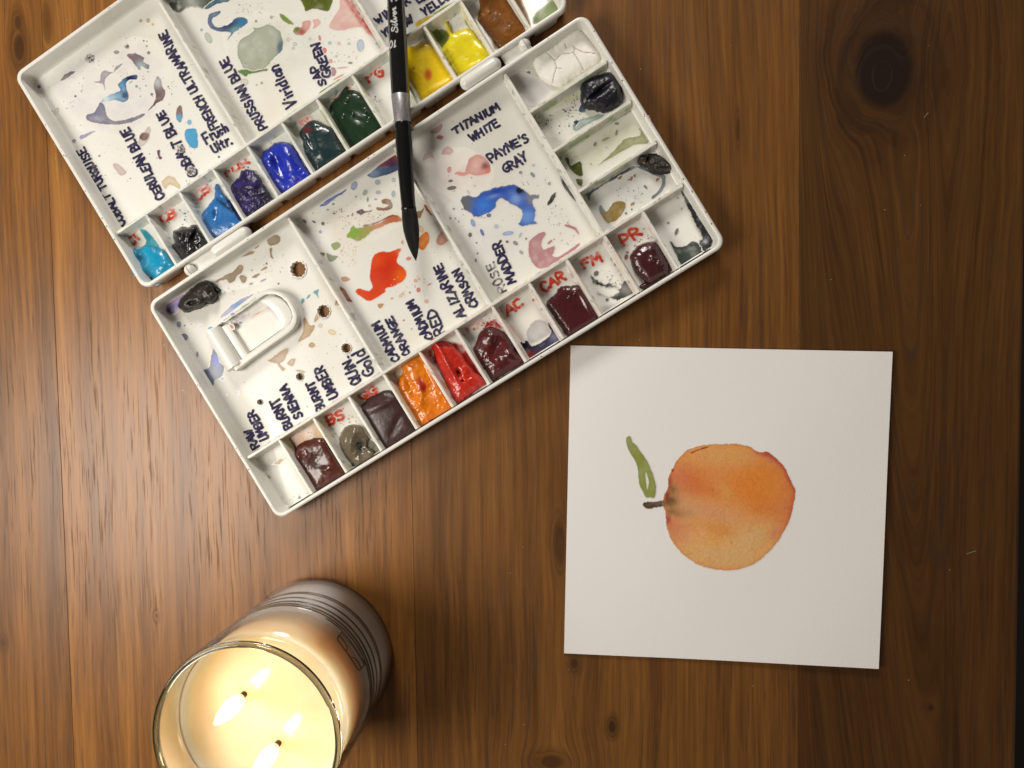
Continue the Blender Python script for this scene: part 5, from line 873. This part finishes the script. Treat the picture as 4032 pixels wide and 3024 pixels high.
SIL = (.62, .62, .60)
def script(strokes, L): return ([smooth(np.array(s_, float), 5, False) for s_ in strokes], L)
silver = script([[(.62, .82), (.45, 1.0), (.2, .9), (.25, .65), (.55, .45), (.6, .15), (.3, 0), (.02, .12), (.1, .3)], [(.85, .5), (.8, .1), (.95, .05), (1.15, .5)], [(.92, .75), (.94, .77)], [(1.1, .3), (1.4, .95), (1.3, 1.0), (1.2, .5), (1.28, .02), (1.5, .3)], [(1.5, .5), (1.62, .05), (1.85, .5), (2.0, .45)], [(2.0, .25), (2.3, .4), (2.2, .52), (2.05, .25), (2.2, .02), (2.45, .3)], [(2.45, .3), (2.6, .55), (2.62, .45), (2.72, .45), (2.68, .1), (2.85, .1)]], 2.9)
write(handle, 'Silver', (1575, 142), (1568, 42), 24, 4.2, SIL, 1, where=on_brush, mat=M_print, name='printed_lettering', mottle=0, fixed=silver, base=(.006, .006, .007), wob=.1, label='silver script lettering on the handle')
letB = script([[(.2, .0), (.35, .95)], [(.05, .8), (.4, 1.0), (.75, .9), (.7, .6), (.35, .52)], [(.35, .52), (.75, .45), (.7, .1), (.35, .0), (.1, .1)]], .8)
write(handle, 'B', (1571, 22), (1568.5, -10), 24, 4.2, SIL, 1, where=on_brush, mat=M_print, name='printed_lettering', mottle=0, fixed=letB, base=(.006, .006, .007), wob=.1, label='silver capital letter on the handle')
write(handle, '10', (1573, 176), (1541, 172), -0.1+24, 4.4, SIL, 1, where=on_brush, mat=M_print, name='printed_lettering', mottle=0, jit=0, base=(.006, .006, .007), wob=.05, label='silver size number on the handle')

# ------------------------------------------------------------------ painting on white paper
ptc = P(2860, 1990, 0)
paint = empty('peach_painting', tuple(ptc)); tag(paint, 'square white paper with a watercolour peach and one green leaf', 'painting')
cor = [P(2247, 1360, .0016), P(3515, 1385, .0032), P(3460, 2634, .0038), P(2221, 2572, .0014)]
ZP = 0.0022
def paper_z(s_, t_): return 0.0002+0.0034*np.clip(s_-.15, 0, 1)**2*(0.65+0.35*t_)+0.0003*np.sin(s_*5+t_*4)**2+0.0006*np.clip(.25-s_, 0, 1)*(1-t_)
def paper_pt(s_, t_, off=0.0):
    a, b_, c_, d_ = [np.array(q[:2]) for q in cor]
    xy = (a*(1-s_)[..., None]+b_*s_[..., None])*(1-t_)[..., None]+(d_*(1-s_)[..., None]+c_*s_[..., None])*t_[..., None]
    return np.concatenate([xy, (paper_z(s_, t_)+off)[..., None]], -1)
M_paper, nt, b = newmat('watercolour_paper'); b.inputs['Roughness'].default_value = .8; b.inputs['Specular IOR Level'].default_value = .25; b.inputs['Base Color'].default_value = (.83, .815, .80, 1)
tc = nt.nodes.new('ShaderNodeTexCoord').outputs['Object']; pn = tnoise(nt, tc, 900, 4, .6)
bump(nt, b, pn, .5, .00022)
N = 40; S, T = np.meshgrid(np.linspace(0, 1, N), np.linspace(0, 1, N)); TH = 0.0011
top = paper_pt(S, T, TH).reshape(-1, 3); bot = paper_pt(S, T, 0).reshape(-1, 3); fs = []
for i in range(N-1):
    for j in range(N-1):
        a = i*N+j; fs.append((a+N, a+N+1, a+1, a)); fs.append((a+N*N, a+1+N*N, a+N+1+N*N, a+N+N*N))
bd = [(0, j) for j in range(N)]+[(i, N-1) for i in range(1, N)]+[(N-1, j) for j in range(N-2, -1, -1)]+[(i, 0) for i in range(N-2, 0, -1)]
bd = [i*N+j for i, j in bd]
for q in range(len(bd)): a, c_ = bd[q], bd[(q+1) % len(bd)]; fs.append((a, c_, c_+N*N, a+N*N))
sharp(link('paper', mesh('paper', np.vstack([top, bot]), fs), M_paper, paint), 40)
M_wc = attr('watercolour', .8, Specular_IOR_Level=.25)
bpy_nt = M_wc.node_tree; bb = bpy_nt.nodes['Principled BSDF']; tc = bpy_nt.nodes.new('ShaderNodeTexCoord').outputs['Object']; bump(bpy_nt, bb, tnoise(bpy_nt, tc, 900, 4, .6), .5, .00022)
PAP = (.83, .815, .80)
def on_paper(x, y, u):                               # invert the paper patch by two rounds of projection at the paper's own height
    z = np.full(np.shape(x), .0018)
    a, b_, d_ = np.array(cor[0][:2]), np.array(cor[1][:2]), np.array(cor[3][:2])
    Mi = np.linalg.inv(np.stack([b_-a, d_-a], 1))
    for _ in range(3):
        st = (P(x, y, z)[:, :2]-a) @ Mi.T; z = paper_z(st[:, 0], st[:, 1])+TH+.00012
    return P(x, y, z)
peach = cp(12, [(490, 960), (485, 900), (470, 860), (475, 790), (515, 700), (520, 620), (550, 550), (600, 460), (680, 385), (760, 355), (870, 335), (980, 333), (1080, 330), (1170, 340), (1240, 365), (1290, 400), (1370, 400), (1440, 450), (1520, 530), (1570, 640), (1615, 740), (1600, 860), (1570, 970), (1530, 1060), (1460, 1180), (1370, 1280), (1270, 1360), (1150, 1410), (1030, 1425), (900, 1412), (780, 1380), (670, 1310), (590, 1230), (530, 1140), (500, 1050)])
lo, hi = bbox([peach], 14); c = Canvas(lo, hi, 2.6, PAP)
c.poly(peach, (.76, .37, .105), .98, None, jit=2.5, mottle=.08, ms=60, soft=2)
sp12 = lambda x, y, r, col, a, ry=None, ang=0: c.spot(cp(12, (x, y)), r/2.212, col, a, ry/2.212 if ry else None, ang)
sp12(1330, 580, 200, (.72, .19, .015), .7, 130, .2); sp12(1250, 760, 300, (.74, .22, .02), .8, 120, .5); sp12(1350, 900, 250, (.68, .22, .06), .6, 110, .4); sp12(1540, 800, 120, (.66, .20, .09), .6, 260); sp12(720, 660, 150, (.60, .08, .02), .95, 110, .5); sp12(860, 720, 170, (.62, .16, .045), .6, 60, .5)
sp12(640, 600, 120, (.62, .18, .11), .7, 110); sp12(620, 760, 110, (.62, .27, .13), .6); sp12(700, 880, 210, (.62, .33, .17), .6, 90, .3); sp12(960, 930, 260, (.66, .33, .19), .6, 80, .3); sp12(560, 1050, 100, (.62, .19, .11), .6, 120); sp12(960, 1080, 230, (.66, .25, .07), .55, 55, .25); sp12(620, 1110, 110, (.66, .28, .15), .5)
sp12(1280, 640, 430, (.73, .24, .035), .65, 270); sp12(820, 600, 330, (.70, .22, .06), .55, 170, .3); sp12(1000, 450, 330, (.69, .36, .13), .6, 90); sp12(1000, 1310, 380, (.70, .44, .19), .7, 120); sp12(1240, 1130, 170, (.71, .45, .2), .7, 90, -.4); sp12(1000, 740, 110, (.70, .35, .09), .5, 60, .8); sp12(540, 720, 60, (.25, .13, .055), .8, 50, .6); sp12(520, 830, 70, (.19, .10, .04), 1.1, 50); sp12(560, 920, 80, (.24, .13, .055), .8, 35, .3); sp12(660, 930, 90, (.46, .24, .11), .5, 40, .2); sp12(510, 650, 30, (.25, .03, .04), 1.0, 60); sp12(500, 780, 24, (.25, .04, .04), .9, 50); sp12(505, 980, 30, (.4, .06, .07), .9, 60)
sp12(1370, 420, 70, (.5, .10, .08), .8, 30, .5); sp12(1440, 480, 60, (.62, .26, .17), .6, 30, .8); sp12(1450, 1100, 80, (.66, .24, .13), .6, 50, -.6)
d = sdf(c.X, c.Y, smooth(peach, 5)); ea = np.exp(-np.maximum(d, 0)/4.5)*(d > -2)
qa = np.arctan2(-(c.Y-peach[:, 1].mean()), c.X-peach[:, 0].mean())      # angle round the fruit, counter-clockwise
wr = np.exp(-((qa-.55)/.45)**2)
c.lay((.58, .19, .04), np.clip(ea*.65*(c.a > .01), 0, 1)); c.lay((.36, .022, .02), np.clip(ea*1.0*wr*(.5+noise(c.X/14, c.Y/14, 3)), 0, 1)*(c.a > .01)); c.lay((.5, .06, .03), np.exp(-np.maximum(d, 0)/12)*.8*np.clip(wr+np.exp(-((qa-.0)/.4)**2), 0, 1)*(c.a > .01))
c.stroke([smooth(cp(12, [(712, 405), (760, 385), (800, 370), (855, 355)]), 5, False)], 5.5, (.33, .015, .015), .85); c.dot(cp(12, (549, 558)), 5, (.32, .015, .02), .95, ry=7); c.stroke([cp(12, [(905, 720), (900, 738)]), cp(12, [(1052, 1178), (1066, 1192)])], 2.6, (.25, .06, .02), .8)
gr = noise(c.X/4.5, c.Y/4.5, 77, 2); bk = noise(c.X/55+gr*.15, c.Y/55, 78, 3); c.c *= (0.86+.26*gr)[..., None]; c.lay((.60, .16, .03), np.exp(-((bk-.52)/.02)**2)*.28*(c.a > .5))
c.build('painted_peach', M_wc, paint, on_paper, 'orange and red watercolour peach')
leaf = cp(12, [(150, 268), (170, 260), (188, 272), (200, 310), (240, 350), (280, 405), (320, 460), (340, 500), (365, 560), (385, 610), (405, 690), (402, 760), (385, 800), (360, 790), (320, 790), (290, 740), (262, 690), (252, 620), (245, 540), (215, 460), (170, 390), (150, 330), (142, 290)])
lo, hi = bbox([leaf], 10); c = Canvas(lo, hi, 2.0, PAP); c.poly(leaf, (.26, .295, .065), .97, (.15, .18, .03), ew=4, ea=.5, mottle=.15, soft=1.5, jit=2)
gap = cp(12, [(318, 575), (330, 610), (342, 655), (335, 700), (328, 725), (320, 660), (314, 610)]); gd = sdf(c.X, c.Y, smooth(gap, 5)); c.a = c.a*(1-sstep(-2, 2, gd)); c.lay(PAP, sstep(-2, 2, gd)*.0); c.c = mixc(c.c, PAP, sstep(-2, 2, gd))
c.spot(cp(12, (330, 770)), 16, (.24, .28, .06), .6); c.build('painted_leaf', M_wc, paint, on_paper, 'green watercolour leaf')
stem = cp(12, [(293, 860), (300, 840), (340, 832), (400, 830), (465, 820), (480, 840), (470, 868), (400, 880), (345, 892), (305, 882)])
lo, hi = bbox([stem], 10); c = Canvas(lo, hi, 2.0, PAP); c.poly(stem, (.10, .055, .026), .97, (.045, .024, .012), ew=4, ea=.5, jit=3, js=6, mottle=.2); c.build('painted_stem', M_wc, paint, on_paper, 'brown watercolour stem')

# ------------------------------------------------------------------ candle
R_, HC = 0.0464, 0.1010
bc = (P(1265, 2580, 0)[:2]+P(970, 2890, HC)[:2])/2; bc = (float(bc[0])-.0012, float(bc[1])-.0005, 0.0)
print('candle', bc)
candle = empty('jar_candle', bc); tag(candle, 'lit two-wick candle of peach wax in a clear glass jar', 'candle')
def thin_glass(name, tint_, spec=1.0, rough=0.02, mn=0.03):
    mt = bpy.data.materials.new(name); mt.use_nodes = True; nt = mt.node_tree; nt.nodes.remove(nt.nodes['Principled BSDF']); out = nt.nodes['Material Output']
    tr = nt.nodes.new('ShaderNodeBsdfTransparent'); tr.inputs[0].default_value = tuple(tint_)+(1,)
    gl = nt.nodes.new('ShaderNodeBsdfGlossy'); gl.inputs['Roughness'].default_value = rough
    lw = nt.nodes.new('ShaderNodeFresnel'); lw.inputs[0].default_value = 1.5
    tc = nt.nodes.new('ShaderNodeTexCoord').outputs['Object']; smu = tnoise(nt, tc, 70, 4, .6)      # smudges on the glass
    mx = nt.nodes.new('ShaderNodeMixShader'); nt.links.new((E(nt, lw.outputs[0])*spec+smu.ss(.5, .8)*mn).s, mx.inputs[0]); nt.links.new(tr.outputs[0], mx.inputs[1]); nt.links.new(gl.outputs[0], mx.inputs[2]); nt.links.new(mx.outputs[0], out.inputs[0])
    return mt
M_glass = thin_glass('jar_glass', (.985, .985, .975))
M_glass2 = thin_glass('jar_base_glass', (.995, .995, .99), 1.0, .05, .05)
M_rim, nt, b = newmat('jar_rim_glass'); b.inputs['Base Color'].default_value = (.30, .30, .26, 1); b.inputs['Roughness'].default_value = .03; b.inputs['Transmission Weight'].default_value = 1.0; b.inputs['IOR'].default_value = 1.5
RI = R_-0.0030
lathe('jar_wall', [(R_, 0.0470), (R_, HC-0.0020)], M_glass, candle, 96, bc)
lathe('jar_inner_wall', [(RI, 0.0812), (RI, HC-0.0020)], M_glass, candle, 96, bc)
lathe('jar_rim', [(R_, HC-0.0022), (R_-.0002, HC-.0010), (R_-.0010, HC-.0002), (R_-.0018, HC), (RI+.0006, HC-.0004), (RI, HC-.0016), (RI, HC-.0030), (R_, HC-.0030)], M_rim, candle, 96, bc, True)
base = lathe('jar_base', [(0, .0012), (R_*.72, .0012), (R_*.86, .0002), (R_-.003, .0003), (R_-.0008, .0016), (R_, .0042), (R_, .0470)], M_glass2, candle, 96, bc)
M_reflection = plain('painted_reflection', (.20, .175, .14), .12, nscale=60, namp=.3)
for z, th in ((.0246, .0008), (.0268, .0003), (.0335, .0007), (.0395, .0006), (.0435, .0005), (.0462, .0004)):  # dark rings added in place of the repeated reflections inside the thick glass
    lathe('painted_reflection_ring', [(R_-.0018, z-th), (R_-.0010, z-th*.6), (R_-.0009, z), (R_-.0010, z+th*.6), (R_-.0018, z+th)], M_reflection, candle, 96, bc, True)
M_bottom, nt, b = newmat('frosted_glass'); b.inputs['Base Color'].default_value = (.97, .965, .93, 1); b.inputs['Roughness'].default_value = .14; b.inputs['Subsurface Weight'].default_value = 1.0; b.inputs['Subsurface Radius'].default_value = (.03, .03, .03); b.inputs['Subsurface Scale'].default_value = 1.0
tc = nt.nodes.new('ShaderNodeTexCoord').outputs['Object']; bump(nt, b, tnoise(nt, tc, 260, 4), .6, .0003)
lathe('jar_bottom', [(0, .0022), (R_-.0035, .0022), (R_-.0014, .0040), (R_-.0013, .0110), (R_-.0016, .0470), (R_-.004, .0471), (0, .0472)], M_bottom, candle, 96, bc)
# wax
M_wax, nt, b = newmat('peach_wax'); b.inputs['Base Color'].default_value = (.80, .50, .26, 1); b.inputs['Roughness'].default_value = .12; b.inputs['Subsurface Weight'].default_value = 1.0; b.inputs['Subsurface Radius'].default_value = (.030, .025, .017); b.inputs['Subsurface Scale'].default_value = 1.0
tc = nt.nodes.new('ShaderNodeTexCoord').outputs['Object']; nt.links.new(mixrgb(nt, tnoise(nt, tc, 60, 4).ss(.35, .7), (.97, .67, .44), (.98, .72, .49)), b.inputs['Base Color'])
ZW = 0.0780; RWX = RI-.0003
lathe('wax', [(0, .0475), (RWX-.003, .0475), (RWX, .0490), (RWX, ZW+.0028), (RWX-.0008, ZW+.0026), (RWX-.0022, ZW+.0006), (RWX-.0040, ZW+.0001), (RWX-.0060, ZW), (RWX*.6, ZW), (RWX*.3, ZW), (0, ZW)], M_wax, candle, 96, bc)
M_wick = plain('charred_wick', (.06, .032, .03), .8, nscale=900, namp=.5, bscale=1200, bamp=.0004)
M_flame = bpy.data.materials.new('flame'); M_flame.use_nodes = True; nt = M_flame.node_tree; nt.nodes.remove(nt.nodes['Principled BSDF']); em = nt.nodes.new('ShaderNodeEmission'); em.inputs[0].default_value = (1.0, .78, .46, 1); em.inputs[1].default_value = 28.0
nt.links.new(em.outputs[0], nt.nodes['Material Output'].inputs[0])
M_glow = bpy.data.materials.new('flame_glow'); M_glow.use_nodes = True; nt = M_glow.node_tree; nt.nodes.remove(nt.nodes['Principled BSDF']); em = nt.nodes.new('ShaderNodeEmission'); em.inputs[0].default_value = (1.0, .70, .34, 1); em.inputs[1].default_value = 520.0
nt.links.new(em.outputs[0], nt.nodes['Material Output'].inputs['Volume'])
for wx, wy in ((962, 2733), (1097, 2925)):
    q = P(wx, wy, ZW); q = (float(q[0]), float(q[1]), ZW)
    wick = lathe('wick', [(.0016, -.0005), (.0016, .004), (.0015, .0070), (.0019, .0090), (.0011, .0104), (0, .0106)], M_wick, candle, 10, q)
    dz = -.0048; fp = [(0, .0072), (.0014, .0078), (.0027, .0100), (.0038, .0140), (.0042, .0190), (.0038, .0240), (.0029, .0290), (.0016, .0330), (.0007, .0350), (0, .0358)]
    fp = [(r0, z0+dz) for r0, z0 in fp]; lathe('flame', fp, M_glow, wick, 24, q)
    lathe('flame_core', [(r0*.66, .0085+(z0-.0042)*.80) for r0, z0 in fp], M_flame, wick, 24, q)
# printed outline on the glass
def on_jar(px, py):
    d = ray(px, py); o = np.array([0, 0, H]); r = R_+.0002; ox, oy = o[0]-bc[0], o[1]-bc[1]
    a = d[..., 0]**2+d[..., 1]**2; b_ = 2*(ox*d[..., 0]+oy*d[..., 1]); cc = ox*ox+oy*oy-r*r; ds = np.maximum(b_*b_-4*a*cc, 0)
    t = (-b_-np.sqrt(ds))/(2*a); return np.stack([d[..., 0]*t, d[..., 1]*t, H+d[..., 2]*t], -1)
lines = [smooth(cp(14, [(605, 645), (700, 705), (825, 815), (960, 985), (1060, 1140), (1118, 1245)]), 6, False), smooth(cp(14, [(825, 818), (780, 870), (762, 905), (775, 950), (880, 1090), (980, 1240), (1020, 1305), (1048, 1322), (1072, 1300), (1118, 1246)]), 6, False),
         smooth(cp(14, [(780, 875), (840, 935), (880, 1010), (884, 1075)]), 6, False), smooth(cp(14, [(938, 1155), (985, 1170), (1030, 1220), (1070, 1295)]), 6, False)]
bm = bmesh.new()
for ln, wd in zip(lines, (2.0, 2.2, 2.0, 2.0)):
    t = np.gradient(ln, axis=0); t /= np.linalg.norm(t, axis=1)[:, None]; n_ = np.stack([-t[:, 1], t[:, 0]], -1)
    A1 = [bm.verts.new(tuple(p)) for p in on_jar(*(ln+n_*wd).T)]; B1 = [bm.verts.new(tuple(p)) for p in on_jar(*(ln-n_*wd).T)]
    for i in range(len(ln)-1): bm.faces.new((A1[i], A1[i+1], B1[i+1], B1[i]))
frombm('printed_outline', bm, plain('label_ink', (.02, .008, .006), .5, nscale=400, namp=.3), candle)
bm = bmesh.new(); up = smooth(cp(14, [(810, 842), (940, 1000), (1040, 1150), (1100, 1255)]), 6, False); dn = smooth(cp(14, [(825, 830), (955, 990), (1056, 1145), (1112, 1245)]), 6, False)
A1 = [bm.verts.new(tuple(p)) for p in on_jar(*up.T)]; B1 = [bm.verts.new(tuple(p)) for p in on_jar(*dn.T)]
for i in range(len(up)-1): bm.faces.new((A1[i], A1[i+1], B1[i+1], B1[i]))
frombm('printed_outline', bm, plain('label_grey', (.10, .08, .06), .5, nscale=400, namp=.3), candle)
bpy.context.view_layer.update()
print('objects', len(bpy.data.objects), 'tris', sum(len(m_.polygons) for m_ in bpy.data.meshes)*2)
